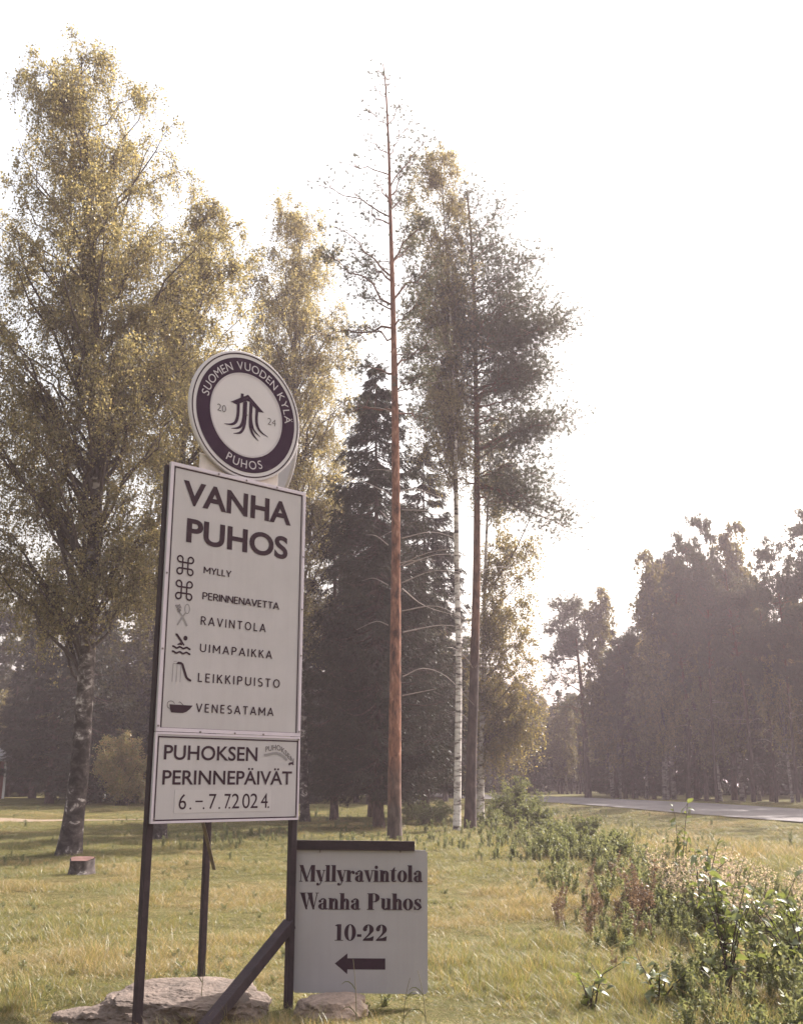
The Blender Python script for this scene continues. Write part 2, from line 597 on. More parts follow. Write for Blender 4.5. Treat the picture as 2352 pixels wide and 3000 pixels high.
class Flat:
    """flat print: shapes in panel coordinates (u right, v up), lifted off the panel toward the reader (-y)"""

    def __init__(self, lift=.0):
        self.g = Geo()
        self.k = 0
        self.lift = lift

    def _y(self):
        self.k += 1
        return -(self.lift + .00012 * self.k)

    def quads(self, pairs):
        """ribbon of (left,right) point pairs"""
        y = self._y()
        v = []
        for a, b in pairs:
            v += [(a[0], y, a[1]), (b[0], y, b[1])]
        n = len(pairs)
        self.g.add(v, [(2 * i, 2 * i + 1, 2 * i + 3, 2 * i + 2) for i in range(n - 1)])

    def fan(self, pts):
        y = self._y()
        v = [(p[0], y, p[1]) for p in pts]
        self.g.add(v, [(0, i, i + 1) for i in range(1, len(pts) - 1)])

    def rect(self, x0, y0, x1, y1):
        self.fan([(x0, y0), (x1, y0), (x1, y1), (x0, y1)])

    def stroke(self, pts, w):
        pts = np.asarray(pts, float)
        w = np.broadcast_to(w, len(pts))
        t = np.gradient(pts, axis=0)
        t /= np.linalg.norm(t, axis=1, keepdims=True) + 1e-9
        n = np.stack([-t[:, 1], t[:, 0]], 1)
        self.quads([(p + a * k / 2, p - a * k / 2) for p, a, k in zip(pts, n, w)])

    def ring(self, cx, cy, rx, ry, ix, iy, a0=0, a1=360, n=40):
        A = np.radians(np.linspace(a0, a1, n))
        self.quads([((cx + rx * math.cos(a), cy + ry * math.sin(a)), (cx + ix * math.cos(a), cy + iy * math.sin(a))) for a in A])

    def disc(self, cx, cy, r, n=24, ry=None):
        ry = ry or r
        self.fan([(cx + r * math.cos(a), cy + ry * math.sin(a)) for a in np.linspace(0, 2 * math.pi, n, endpoint=False)])

    def build(self, name, mat, parent, loc=(0, 0, 0), xf=None):
        if xf is not None:
            self.g.v = [np.stack([xf(v[:, 0], v[:, 2])[0], v[:, 1], xf(v[:, 0], v[:, 2])[1]], 1) for v in self.g.v]
        o = self.g.build(name, mat, parent)
        o.location = loc
        return o


def font_mesh(body, spacing=1.0, bold=0.0):
    cu = bpy.data.curves.new('lettering', 'FONT')
    cu.body = body
    cu.space_character = spacing
    cu.offset = bold
    cu.resolution_u = 6
    o = bpy.data.objects.new('lettering', cu)
    COL.objects.link(o)
    dg = bpy.context.evaluated_depsgraph_get()
    me = bpy.data.meshes.new_from_object(o.evaluated_get(dg))
    bpy.data.objects.remove(o)
    co = np.empty(len(me.vertices) * 3, np.float32)
    me.vertices.foreach_get('co', co)
    return me, co.reshape(-1, 3)


_cap = {}


def cap_height(bold):
    if bold not in _cap:
        _, c = font_mesh('H', 1, bold)
        _cap[bold] = (c[:, 1].min(), c[:, 1].max())
    return _cap[bold]


def text(body, u0, u1, v0, v1, mat, parent, bold=0.0, spacing=1.0, lift=.0022, shear=0.0):
    """capitals fitted between u0..u1 with the base line v0 and the cap line v1"""
    me, c = font_mesh(body, spacing, bold)
    lo, hi = cap_height(bold)
    x0, x1 = c[:, 0].min(), c[:, 0].max()
    u = u0 + (c[:, 0] - x0) * (u1 - u0) / (x1 - x0)
    v = v0 + (c[:, 1] - lo) * (v1 - v0) / (hi - lo)
    co = np.stack([u, np.full(len(u), -lift), v], 1).astype(np.float32)
    me.vertices.foreach_set('co', co.ravel())
    me.update()
    return link('lettering', me, mat, parent)


def arc_text(body, cx, cy, r, a0, a1, h, mat, parent, inward=False, bold=0.0, lift=.0022, spread=1.0):
    """one mesh of letters set round a circle; a0, a1 are the angles of the first and last letter centres"""
    adv, glyphs = [], []
    for ch in body:
        if ch == ' ':
            adv.append(.38)
            glyphs.append(None)
        else:
            me, c = font_mesh(ch, 1, bold)
            tri = [tuple(p.vertices) for p in me.polygons]
            w = c[:, 0].max() - c[:, 0].min()
            glyphs.append((c, tri, w))
            adv.append(w + .13)
    adv = np.array(adv)
    cen = np.cumsum(adv) - adv / 2
    cen = (cen - cen[0]) / (cen[-1] - cen[0])
    lo, hi = cap_height(bold)
    sc = h / (hi - lo)
    V, F = [], []
    n = 0
    for t, gph in zip(cen, glyphs):
        if gph is None:
            continue
        c, tri, w = gph
        a = math.radians(a0 + (a1 - a0) * t)
        x = (c[:, 0] - (c[:, 0].min() + c[:, 0].max()) / 2) * sc * spread
        yv = (c[:, 1] - lo) * sc - h / 2
        er = np.array([math.cos(a), math.sin(a)])
        et = np.array([math.sin(a), -math.cos(a)])
        if inward:
            er2, et2 = -er, -et
        else:
            er2, et2 = er, et
        p = np.array([cx, cy]) + er * r + x[:, None] * et2 + yv[:, None] * er2
        V += [(q[0], -lift, q[1]) for q in p]
        F += [tuple(i + n for i in f) for f in tri]
        n += len(c)
    me = bpy.data.meshes.new('lettering')
    me.from_pydata(V, [], F)
    return link('lettering', me, mat, parent)


def bevel_box(name, x0, x1, y0, y1, z0, z1, mat, parent, bev=.004):
    bm = bmesh.new()
    bmesh.ops.create_cube(bm, size=1)
    for v in bm.verts:
        v.co = Vector(((x0 + x1) / 2 + v.co.x * (x1 - x0), (y0 + y1) / 2 + v.co.y * (y1 - y0), (z0 + z1) / 2 + v.co.z * (z1 - z0)))
    bmesh.ops.bevel(bm, geom=list(bm.edges), offset=bev, segments=2, affect='EDGES', profile=.7)
    me = bpy.data.meshes.new(name)
    bm.to_mesh(me)
    bm.free()
    return link(name, me, mat, parent)


def lathe_disc(name, cx, cz, r, y0, y1, mat, parent, n=72, bev=.006):
    prof = [(0, y0), (r - bev, y0), (r, y0 + bev), (r, y1 - bev), (r - bev, y1), (0, y1)]
    g = Geo()
    A = np.linspace(0, 2 * math.pi, n, endpoint=False)
    rings = []
    for rr, y in prof[1:-1]:
        rings.append(np.stack([cx + rr * np.cos(A), np.full(n, y), cz + rr * np.sin(A)], 1))
    V = np.concatenate(rings + [[(cx, y0, cz), (cx, y1, cz)]])
    i = np.arange(n)
    j = (i + 1) % n
    q = [np.stack([k * n + i, k * n + j, (k + 1) * n + j, (k + 1) * n + i], 1) for k in range(3)]
    g.add(V, np.concatenate(q))
    g.f.append(np.stack([np.full(n, 4 * n), i, j], 1))
    g.f.append(np.stack([np.full(n, 4 * n + 1), 3 * n + j, 3 * n + i], 1))
    return g.build(name, mat, parent)


def screw(u, v, parent, y=-.001, r=.009):
    o = lathe_disc('screw', u, v, r, y - .006, y, M['screw'], parent, n=10, bev=.002)
    return o


# panels, local frame: x along the panel, z up, -y toward the reader
main_panel = bevel_box('panel', 0, SW, 0, .022, SEAM + .004, SEAM + SH2, M['panel'], sign)
main_panel.location.z = SZ
low_panel = bevel_box('panel', -.004, SW - .002, -.003, .018, .0, SEAM, M['panel'], sign)
low_panel.location.z = SZ


def frame_line(parent, u0, u1, v0, v1, w, y):
    f = Flat(y)
    f.rect(u0, v0, u1, v0 + w)
    f.rect(u0, v1 - w, u1, v1)
    f.rect(u0, v0, u0 + w, v1)
    f.rect(u1 - w, v0, u1, v1)
    return f.build('border_line', M['print'], parent)


def frame_trim(parent, u0, u1, v0, v1, w, y, th=.004):
    """pale raised edging round a panel, four mitred bars"""
    for (a, b, c, d) in ((u0, u1, v0, v0 + w), (u0, u1, v1 - w, v1), (u0, u0 + w, v0 + w, v1 - w), (u1 - w, u1, v0 + w, v1 - w)):
        bevel_box('edge_trim', a, b, y - th, y + .0005, c, d, M['trim'], parent, .0012)


frame_trim(main_panel, 0, SW, SEAM + .004, SEAM + SH2, .026, 0)
frame_line(main_panel, .031, 1.239, .640, 2.563, .010, .002)
frame_trim(low_panel, -.004, SW - .002, 0, SEAM, .016, -.003)
frame_line(low_panel, .0165, 1.2545, .016, .590, .010, .005)
for u, v in ((.013, 1.75), (.013, 1.2), (.013, .66), (1.262, 2.05), (1.262, 1.62), (1.262, 1.25), (1.262, .66), (.36, .627), (.66, .627), (.92, .627),
             (.42, 2.58), (.68, 2.58), (.98, 2.58)):
    screw(u, v, main_panel, -.004, .008)
for u, v in ((.02, .03), (1.24, .026), (1.257, .60)):
    screw(u, v, low_panel, -.007, .008)

text('VANHA', .1163, 1.128, 2.287, 2.4727, M['print'], main_panel, bold=.028)
text('PUHOS', .1619, 1.104, 2.0035, 2.1864, M['print'], main_panel, bold=.028)


def arcp(cx, cy, rx, ry, a0, a1, n=14):
    return [(cx + rx * math.cos(math.radians(t)), cy + ry * math.sin(math.radians(t))) for t in np.linspace(a0, a1, n)]


SANS = {   # plain capitals drawn with a pen: width, strokes
    'A': (.66, [[(.0, 0), (.33, 1)], [(.33, 1), (.66, 0)], [(.12, .32), (.54, .32)]]),
    'E': (.46, [[(.05, 0), (.05, 1)], [(.05, .95), (.46, .95)], [(.05, .52), (.42, .52)], [(.05, .05), (.46, .05)]]),
    'I': (.10, [[(.05, 0), (.05, 1)]]),
    'K': (.55, [[(.05, 0), (.05, 1)], [(.07, .42), (.50, 1)], [(.20, .60), (.55, 0)]]),
    'L': (.44, [[(.05, 0), (.05, 1)], [(.05, .05), (.44, .05)]]),
    'M': (.80, [[(.05, 0), (.05, 1)], [(.05, .97), (.40, .30)], [(.40, .30), (.75, .97)], [(.75, 0), (.75, 1)]]),
    'N': (.66, [[(.05, 0), (.05, 1)], [(.05, .97), (.61, .03)], [(.61, 0), (.61, 1)]]),
    'O': (.76, [arcp(.38, .5, .33, .45, 0, 360, 28)]),
    'P': (.54, [[(.05, 0), (.05, 1)], [(.05, .95), (.28, .95)] + arcp(.28, .71, .22, .24, 90, -90) + [(.05, .47)]]),
    'R': (.56, [[(.05, 0), (.05, 1)], [(.05, .95), (.28, .95)] + arcp(.28, .72, .21, .23, 90, -90) + [(.05, .49)], [(.26, .49), (.54, 0)]]),
    'S': (.52, [arcp(.27, .73, .20, .22, 40, 270, 16) + arcp(.27, .27, .22, .24, 90, -145, 16)]),
    'T': (.58, [[(.29, 0), (.29, 1)], [(0, .95), (.58, .95)]]),
    'U': (.66, [[(.05, 1), (.05, .36)] + arcp(.33, .34, .28, .29, 180, 360, 16) + [(.61, .36), (.61, 1)]]),
    'V': (.64, [[(.02, 1), (.32, 0)], [(.32, 0), (.62, 1)]]),
    'Y': (.60, [[(.02, 1), (.30, .45)], [(.58, 1), (.30, .45)], [(.30, .48), (.30, 0)]]),
}


def pen_text(body, u0, u1, v0, v1, w, gap, mat, parent):
    f = Flat(.002)
    x = 0
    for ch in body:
        wd, strokes = SANS[ch]
        for st in strokes:
            f.stroke([(x + px, py) for px, py in st], w)
        x += wd + gap
    v = np.concatenate(f.g.v)
    a, b = v[:, 0].min(), v[:, 0].max()
    return f.build('lettering', mat, parent, xf=lambda X, Z: (u0 + (X - a) * (u1 - u0) / (b - a), v0 + Z * (v1 - v0)))


pen_text('MYLLY', .3257, .5745, 1.790, 1.839, .155, .12, M['print'], main_panel)
pen_text('PERINNENAVETTA', .3254, 1.0338, 1.5925, 1.6457, .155, .12, M['print'], main_panel)
pen_text('RAVINTOLA', .3217, .9123, 1.4025, 1.465, .14, .34, M['print'], main_panel)
pen_text('UIMAPAIKKA', .3255, .9804, 1.203, 1.2625, .14, .34, M['print'], main_panel)
pen_text('LEIKKIPUISTO', .3205, 1.0625, .985, 1.0485, .14, .34, M['print'], main_panel)
pen_text('VENESATAMA', .3155, 1.0101, .7685, .829, .14, .34, M['print'], main_panel)


def looped_square(cu, cv):
    f = Flat(.002)
    s, r, w = .0226, .0226, .0125
    for sx in (-1, 1):
        f.rect(cu + sx * s - w / 2, cv - s - r, cu + sx * s + w / 2, cv + s + r)
        f.rect(cu - s - r, cv + sx * s - w / 2, cu + s + r, cv + sx * s + w / 2)
    for sx, sy, a0 in ((1, 1, -90), (-1, 1, 0), (-1, -1, 90), (1, -1, 180)):
        f.ring(cu + sx * (s + r), cv + sy * (s + r), r + w / 2, r + w / 2, r - w / 2, r - w / 2, a0, a0 + 270, 24)
    f.build('symbol', M['print'], main_panel)


looped_square(.1660, 1.8240)
looped_square(.1660, 1.6400)
# fork and spoon
f = Flat(.002)
f.stroke([(.132, 1.478), (.165, 1.445), (.207, 1.380)], [.012, .016, .014])
f.stroke([(.192, 1.478), (.160, 1.438), (.124, 1.379)], [.010, .016, .012])
f.ring(.201, 1.506, .023, .038, .017, .031, 0, 360, 28)
f.build('symbol', M['print_grey'], main_panel)
f = Flat(.002)
for k in range(4):
    a = np.array([.101 + k * .0105, 1.525 + k * .003])
    f.stroke([a, a + np.array([.019, -.030])], .006)
f.stroke([(.117, 1.494), (.148, 1.489)], .014)
f.stroke([(.130, 1.487), (.140, 1.472)], [.026, .010])
f.build('symbol', M['print_midgrey'], main_panel)
# swimmer
f = Flat(.002)
f.stroke([(.114, 1.313), (.124, 1.312), (.160, 1.272), (.190, 1.238)], [.010, .018, .018, .012])
f.fan([(.130, 1.240), (.160, 1.258), (.172, 1.250), (.176, 1.236), (.160, 1.240), (.142, 1.236)])
f.disc(.199, 1.291, .0175)
for v0 in (1.219, 1.183):
    us = np.linspace(.092, .246, 37)
    f.stroke([(u, v0 + .0052 * math.sin((u - .092) / .154 * 2 * math.pi * 2.75 + .6)) for u in us], .0135)
f.build('symbol', M['print'], main_panel)
# slide
f = Flat(.002)
f.fan([(.130, 1.100), (.148, 1.117), (.176, 1.116), (.188, 1.103), (.176, 1.097)])
f.stroke([(.168, 1.107), (.184, 1.102), (.222, 1.010), (.236, .998), (.264, .987)], [.018, .019, .020, .019, .015])
f.build('symbol', M['print'], main_panel)
f = Flat(.002)
for u0 in (.107, .140, .172):
    f.stroke([(u0 + .002, 1.098), (u0, .972)], .004)
f.stroke([(.108, 1.102), (.135, 1.100)], .004)
f.stroke([(.111, 1.116), (.140, 1.119)], .003)
f.build('symbol', M['print_grey'], main_panel)
# boat
f = Flat(.002)
f.fan([(.096, .812), (.288, .812), (.268, .788), (.238, .765), (.208, .755), (.112, .756), (.103, .775)])
f.build('symbol', M['print'], main_panel)
f = Flat(.002)
f.ring(.107, .812, .032, .026, .027, .021, 10, 200, 20)
f.stroke([(.077, .805), (.083, .790), (.098, .782)], .006)
f.build('symbol', M['print_midgrey'], main_panel)
f = Flat(.002)
f.stroke([(.170, .828), (.180, .833), (.208, .812)], .006)
f.build('symbol', M['print_midgrey'], main_panel)

text('PUHOKSEN', .0715, .872, .430, .5305, M['print'], low_panel, bold=.014, lift=.0052)
text('PERINNEPÄIVÄT', .0698, 1.2016, .2600, .3580, M['print'], low_panel, bold=.014, lift=.0052)
# pasted date strip with its curled tape
bevel_box('date_strip', .175, 1.01, -.0046, -.003, .068, .222, M['tape'], low_panel, .0004)
for ch, u0, u1 in (('6', .2106, .2716), ('7', .4585, .5222), ('7', .591, .6474), ('2', .6562, .7221), ('0', .7487, .8157), ('2', .8202, .888), ('4', .9154, .9797)):
    text(ch, u0, u1, .092, .195, M['print'], low_panel, lift=.0056)
for u in (.3068, .4164, .5496, .637, .9862):
    f = Flat(.0057)
    f.disc(u, .097, .0075, 12)
    f.build('lettering', M['print'], low_panel)
f = Flat(.0054)
f.rect(.3456, .139, .4081, .150)
f.build('lettering', M['print'], low_panel)
# waving word emblem
def wave(u):
    t = (u - .935) / .28
    return .535 - .085 * t - .012 * math.cos(t * 2 * math.pi) + .03 * math.sin(math.pi * t) - .012


me, c = font_mesh('PUHOKSEN', 1.05, .02)
lo, hi = cap_height(.02)
u = .944 + (c[:, 0] - c[:, 0].min()) / (c[:, 0].max() - c[:, 0].min()) * .272
v = np.array([wave(x) for x in u]) - .012 + (c[:, 1] - lo) / (hi - lo) * .040
me.vertices.foreach_set('co', np.stack([u, np.full(len(u), -.0052), v], 1).astype(np.float32).ravel())
me.update()
link('lettering', me, M['print_midgrey'], low_panel)
f = Flat(.005)
us = np.linspace(.932, 1.150, 24)
f.stroke([(x, wave(x) - .036) for x in us], .019)
f.build('symbol', M['print_grey'], low_panel)
f = Flat(.005)
f.stroke([(1.168, .408), (1.180, .418), (1.196, .420), (1.216, .408)], [.018, .016, .016, .010])
f.stroke([(1.180, .422), (1.212, .424)], .008)
f.build('symbol', M['print'], low_panel)

# round emblem
DC, DZ, DR = .6705, 3.1258, .5354
DY = .012
round_panel = lathe_disc('round_panel', DC, DZ, DR, DY, DY + .03, M['disc_white'], sign)
round_panel.location.z = SZ
f = Flat(-DY + .002)
f.ring(DC, DZ, DR * .962, DR * .962, DR * .942, DR * .942, n=97)
f.build('border_line', M['print'], round_panel)
f = Flat(-DY + .002)
f.ring(DC, DZ, DR * .888, DR * .888, DR * .655, DR * .655, n=97)
f.build('emblem_ring', M['print_navy'], round_panel)
f = Flat(-DY + .002)
f.ring(DC, DZ, DR * .648, DR * .648, DR * .625, DR * .625, n=97)
f.build('border_line', M['disc_lilac'], round_panel)
arc_text('SUOMEN VUODEN KYLÄ', DC, DZ, DR * .762, 167, 8, DR * .125, M['disc_lilac'], round_panel, lift=-DY + .0042, spread=1.0)
arc_text('PUHOS', DC, DZ, DR * .768, -112, -70, DR * .125, M['disc_lilac'], round_panel, inward=True, lift=-DY + .0042)
text('20', DC - .53 * DR, DC - .375 * DR, DZ - .055 * DR, DZ + .052 * DR, M['print_midgrey'], round_panel, lift=-DY + .0022)
text('24', DC + .378 * DR, DC + .535 * DR, DZ - .055 * DR, DZ + .052 * DR, M['print_midgrey'], round_panel, lift=-DY + .0022)
f = Flat(-DY + .002)
e = lambda x, y: (DC + x * DR, DZ + y * DR)
f.fan([e(.005, .325), e(-.30, .137), e(-.19, .118), e(-.02, .222)])
f.fan([e(.005, .325), e(-.02, .222), e(.03, .222), e(.195, .10), e(.305, .112)])
f.fan([e(-.125, .20), e(-.075, .23), e(-.075, .318), e(-.125, .312)])


def leg(pts, ws):
    P = catmull([e(*p) for p in pts], 6)
    W = np.interp(np.linspace(0, 1, len(P)), np.linspace(0, 1, len(ws)), ws) * DR
    f.stroke(P, W)


leg([(-.163, .15), (-.163, -.02), (-.19, -.14), (-.26, -.205), (-.40, -.232)], [.052, .052, .05, .035, .006])
leg([(-.058, .19), (-.060, -.04), (-.09, -.17), (-.15, -.235), (-.27, -.275)], [.046, .046, .046, .034, .006])
leg([(-.030, .21), (-.030, -.04), (-.05, -.20), (-.11, -.30), (-.23, -.342)], [.046, .046, .046, .04, .006])
leg([(.062, .21), (.058, -.04), (.07, -.18), (.12, -.28), (.225, -.36)], [.046, .046, .046, .036, .006])
leg([(.075, .20), (.072, -.02), (.10, -.15), (.15, -.225), (.25, -.285)], [.040, .040, .040, .03, .006])
leg([(.176, .13), (.172, -.02), (.195, -.13), (.26, -.205), (.395, -.258)], [.050, .048, .045, .03, .006])
f.build('emblem', M['print_navy'], round_panel)
screw(DC, DZ, round_panel, DY - .001, .006)

# bracket plate behind the emblem and its mounting blocks
plate = bevel_box('bracket_plate', .28, 1.02, DY + .034, DY + .05, SEAM + SH2 - .12, SEAM + SH2 + .14, M['plywood'], sign)
plate.location.z = SZ

# posts
def post(name, x, y, z0, z1, s=.052):
    o = bevel_box(name, x - s / 2, x + s / 2, y - s / 2, y + s / 2, z0, z1, M['post'], sign, .006)
    return o


TOPZ = SZ + SEAM + SH2 - .02
post('post', .012, .05, -.25, TOPZ)
post('post', SW - .012, .05, -.25, TOPZ)
inv = np.array([[math.cos(YAW), math.sin(YAW)], [-math.sin(YAW), math.cos(YAW)]])


def loc2(x, y):
    return inv @ (np.array([x, y]) - SO[:2])


bx_, by_ = loc2(-1.67, 9.52)
post('post', bx_, by_, -.25, TOPZ - .1, .05)
# panel of the other side, from the middle post to the back post, and its own round emblem
p0 = np.array([SW - .012, .11])
p1 = np.array([bx_, by_])
ang2 = math.atan2(p1[1] - p0[1], p1[0] - p0[0])
ln2 = float(np.linalg.norm(p1 - p0))
other = empty('rear_panel', (p0[0], p0[1], 0), ang2)
other.parent = sign
rp = bevel_box('panel', 0.02, ln2 + .03, -.075, -.055, SZ, SZ + SEAM + SH2 - .03, M['plywood'], sign)
rp.location = (p0[0], p0[1], 0)
rp.rotation_euler = (0, 0, ang2)
bpy.data.objects.remove(other)
r2 = lathe_disc('round_panel', ln2 / 2 + .02, SZ + DZ - .02, DR, -.09, -.055, M['disc_white'], sign)
r2.location = (p0[0], p0[1], 0)
r2.rotation_euler = (0, 0, ang2)
# steel cross bars behind the panels
for zz in (.25, .9, 1.7, 2.4):
    bevel_box('cross_bar', .04, SW - .05, .024, .05, SZ + zz, SZ + zz + .045, M['post'], sign, .003)


def beam(name, a, b, w, d, mat, parent, rough=0.0):
    """square beam between two points given in world coordinates"""
    mw = Matrix.Translation(parent.location) @ Matrix.Rotation(parent.rotation_euler.z, 4, 'Z')
    im = mw.inverted()
    a = im @ Vector(a)
    b = im @ Vector(b)
    L = (b - a).length
    o = bevel_box(name, -w / 2, w / 2, -d / 2, d / 2, 0, L, mat, parent, .008)
    o.location = a
    o.rotation_euler = (b - a).to_track_quat('Z', 'X').to_euler()
    return o


beam('brace', tuple(at(435, 2190, 7.56)), tuple(at(617, 1965, 8.46)), .075, .085, M['post'], sign)
beam('stay', tuple(at(430, 1740, 8.75)), tuple(at(456, 1850, 9.50)), .012, .03, M['screw'], sign)

# ------------------------------------------------------------------ hanging restaurant sign
RY = 8.50
def rp_(px, py):
    """zoomed reading of the panel -> x, z at the panel's depth"""
    q = at((780 + px / 3.285) / PX, (2400 + py / 3.285) / PX, RY)
    return q[0], q[2]


TLx, TLz = rp_(268, 262)
TRx, TRz = rp_(1549, 300)
BLx, BLz = rp_(255, 1669)
BRx, BRz = rp_(1554, 1683)
rest = empty('restaurant_sign', ((BLx + BRx) / 2, RY, (BLz + BRz) / 2))
tag(rest, 'low pale board with an arrow and opening hours hung from the sign post', 'sign')
rest.rotation_euler = (0, .010, 0)
RW, RH = (BRx - BLx), (TRz - BRz)
xo, zo = rest.location.x, rest.location.z


def L_(px, py):
    x, z = rp_(px, py)
    x, z = x - xo, z - zo
    c, s = math.cos(.010), math.sin(.010)
    return x * c - z * s, x * s + z * c


bm = bmesh.new()
pts = [L_(255, 1669), L_(1554, 1683), L_(1549, 300), L_(272, 262)]
vs = [bm.verts.new((p[0], 0, p[1])) for p in pts]
fc = bm.faces.new(vs)
bmesh.ops.bevel(bm, geom=[v for v in bm.verts], offset=.012, segments=3, affect='VERTICES')
ret = bmesh.ops.extrude_face_region(bm, geom=list(bm.faces))
bmesh.ops.translate(bm, verts=[g for g in ret['geom'] if isinstance(g, bmesh.types.BMVert)], vec=(0, .012, 0))
bmesh.ops.recalc_face_normals(bm, faces=list(bm.faces))
me = bpy.data.meshes.new('panel')
bm.to_mesh(me)
bm.free()
rpanel = link('panel', me, M['panel_small'], rest)
a = L_(250, 248)
b = L_(1428, 262)
bar = bevel_box('hanger_bar', a[0], b[0], -.03, -.003, a[1] - .034, a[1] + .038, M['post'], rest, .004)
for px in (520, 1290):
    c0 = L_(px, 296)
    bevel_box('hook', c0[0] - .006, c0[0] + .006, -.018, -.002, c0[1] - .018, c0[1] + .012, M['screw'], rest, .002)


# a fat-faced display letter, drawn from stems, hairlines and bowls; cap height 1
def glyph(ch, f, x):
    S, HL, X = .23, .045, .68

    def serif(a, b, y):
        f.rect(x + a, y - HL / 2 if y > .1 else y, x + b, y + (HL / 2 if y > .1 else HL))

    if ch == 'M':
        f.fan([(x + .0, 1), (x + .24, 1), (x + .58, 0), (x + .40, 0)])
        f.fan([(x + .40, 0), (x + .47, 0), (x + .80, 1), (x + .73, 1)])
        f.rect(x + .73, 0, x + .98, 1)
        f.rect(x + .09, 0, x + .135, .9)
        serif(0, .22, 0); serif(.68, 1.03, 0)
        return 1.05
    if ch == 'y':
        f.fan([(x + .0, X), (x + .24, X), (x + .42, .02), (x + .24, .02)])
        f.stroke([(x + .50, X), (x + .33, .02), (x + .25, -.17), (x + .16, -.22)], [.05, .06, .05, .04])
        f.disc(x + .115, -.15, .085)
        serif(-.03, .28, X); serif(.41, .58, X)
        return .56
    if ch in 'lI':
        f.rect(x + .06, 0, x + .06 + S, 1)
        f.fan([(x, 1), (x, .96), (x + .06, .94), (x + .06, 1)])
        serif(0, .35, 0)
        return .37
    if ch == 'i':
        f.rect(x + .06, 0, x + .06 + S, X)
        f.disc(x + .175, .875, .105)
        serif(0, .2, X); serif(0, .35, 0)
        return .37
    if ch == 'r':
        f.rect(x + .06, 0, x + .06 + S, X)
        f.stroke([(x + .28, .48), (x + .36, .62), (x + .44, .65)], [.04, .06, .07])
        f.disc(x + .46, .555, .095)
        serif(0, .2, X); serif(0, .36, 0)
        return .55
    if ch == 'a':
        f.rect(x + .30, .04, x + .50, .52)
        f.ring(x + .30, .50, .20, .19, .03, .145, 0, 150, 18)
        f.disc(x + .12, .50, .09)
        f.ring(x + .28, .19, .26, .20, .06, .14, 60, 330, 24)
        f.stroke([(x + .42, .08), (x + .50, .03), (x + .60, .06)], [.12, .09, .03])
        return .60
    if ch == 'v':
        f.fan([(x + .0, X), (x + .25, X), (x + .38, 0), (x + .26, 0)])
        f.stroke([(x + .50, X), (x + .34, 0)], [.05, .06])
        serif(-.03, .29, X); serif(.41, .58, X)
        return .56
    if ch in 'nh':
        f.rect(x + .06, 0, x + .06 + S, X if ch == 'n' else 1)
        f.ring(x + .38, .46, .20, .22, .02, .17, 0, 175, 18)
        f.rect(x + .39, 0, x + .58, .47)
        serif(0, .2, X if ch == 'n' else .98); serif(0, .34, 0); serif(.35, .64, 0)
        return .66
    if ch == 'u':
        f.rect(x + .06, .18, x + .26, X)
        f.ring(x + .27, .20, .21, .21, .03, .15, 180, 330, 18)
        f.rect(x + .38, 0, x + .58, X)
        serif(0, .2, X); serif(.32, .5, X); serif(.5, .64, 0)
        return .66
    if ch == 't':
        f.fan([(x + .08, .66), (x + .30, .66), (x + .30, .92)])
        f.rect(x + .08, .12, x + .30, .67)
        f.ring(x + .26, .15, .18, .16, .02, .10, 180, 330, 14)
        serif(0, .42, X)
        return .46
    if ch == 'o':
        f.ring(x + .30, .34, .30, .36, .09, .31)
        return .62
    if ch == 's':
        f.stroke([(x + .40, .60), (x + .27, .67), (x + .12, .58), (x + .14, .44), (x + .32, .30), (x + .42, .17), (x + .30, .03), (x + .10, .05)],
                 [.04, .06, .13, .18, .21, .17, .08, .04])
        f.fan([(x + .40, .68), (x + .44, .68), (x + .44, .46), (x + .41, .46), (x + .32, .62)])
        f.fan([(x + .03, 0), (x + .07, 0), (x + .18, .06), (x + .07, .24), (x + .03, .24)])
        return .52
    if ch == 'W':
        f.fan([(x + .0, 1), (x + .27, 1), (x + .44, 0), (x + .34, 0)])
        f.stroke([(x + .56, 1), (x + .38, 0)], .05)
        f.fan([(x + .42, 1), (x + .70, 1), (x + .86, 0), (x + .75, 0)])
        f.stroke([(x + 1.0, 1), (x + .80, 0)], .05)
        serif(-.04, .34, 1); serif(.38, .74, 1); serif(.90, 1.10, 1)
        return 1.06
    if ch == 'P':
        f.rect(x + .08, 0, x + .34, 1)
        f.ring(x + .42, .73, .32, .27, .08, .225, -90, 90, 24)
        f.rect(x + .30, .955, x + .44, 1)
        f.rect(x + .30, .46, x + .44, .505)
        serif(0, .42, 0); serif(0, .2, .978)
        return .80
    if ch == '1':
        f.rect(x + .12, 0, x + .36, 1)
        f.fan([(x + 0, .93), (x + 0, .89), (x + .12, .88), (x + .20, 1), (x + .14, 1)])
        serif(.0, .48, 0)
        return .54
    if ch == '0':
        f.ring(x + .34, .50, .34, .51, .11, .46)
        return .72
    if ch == '-':
        f.rect(x + .02, .24, x + .28, .40)
        return .34
    if ch == '2':
        f.ring(x + .34, .70, .31, .30, .06, .255, -40, 165, 24)
        f.disc(x + .14, .70, .12)
        f.stroke([(x + .50, .55), (x + .34, .34), (x + .10, .10)], [.16, .10, .05])
        f.fan([(x + .02, 0), (x + .62, 0), (x + .66, .30), (x + .60, .22), (x + .50, .17), (x + .30, .17), (x + .06, .12)])
        return .76
    return .38


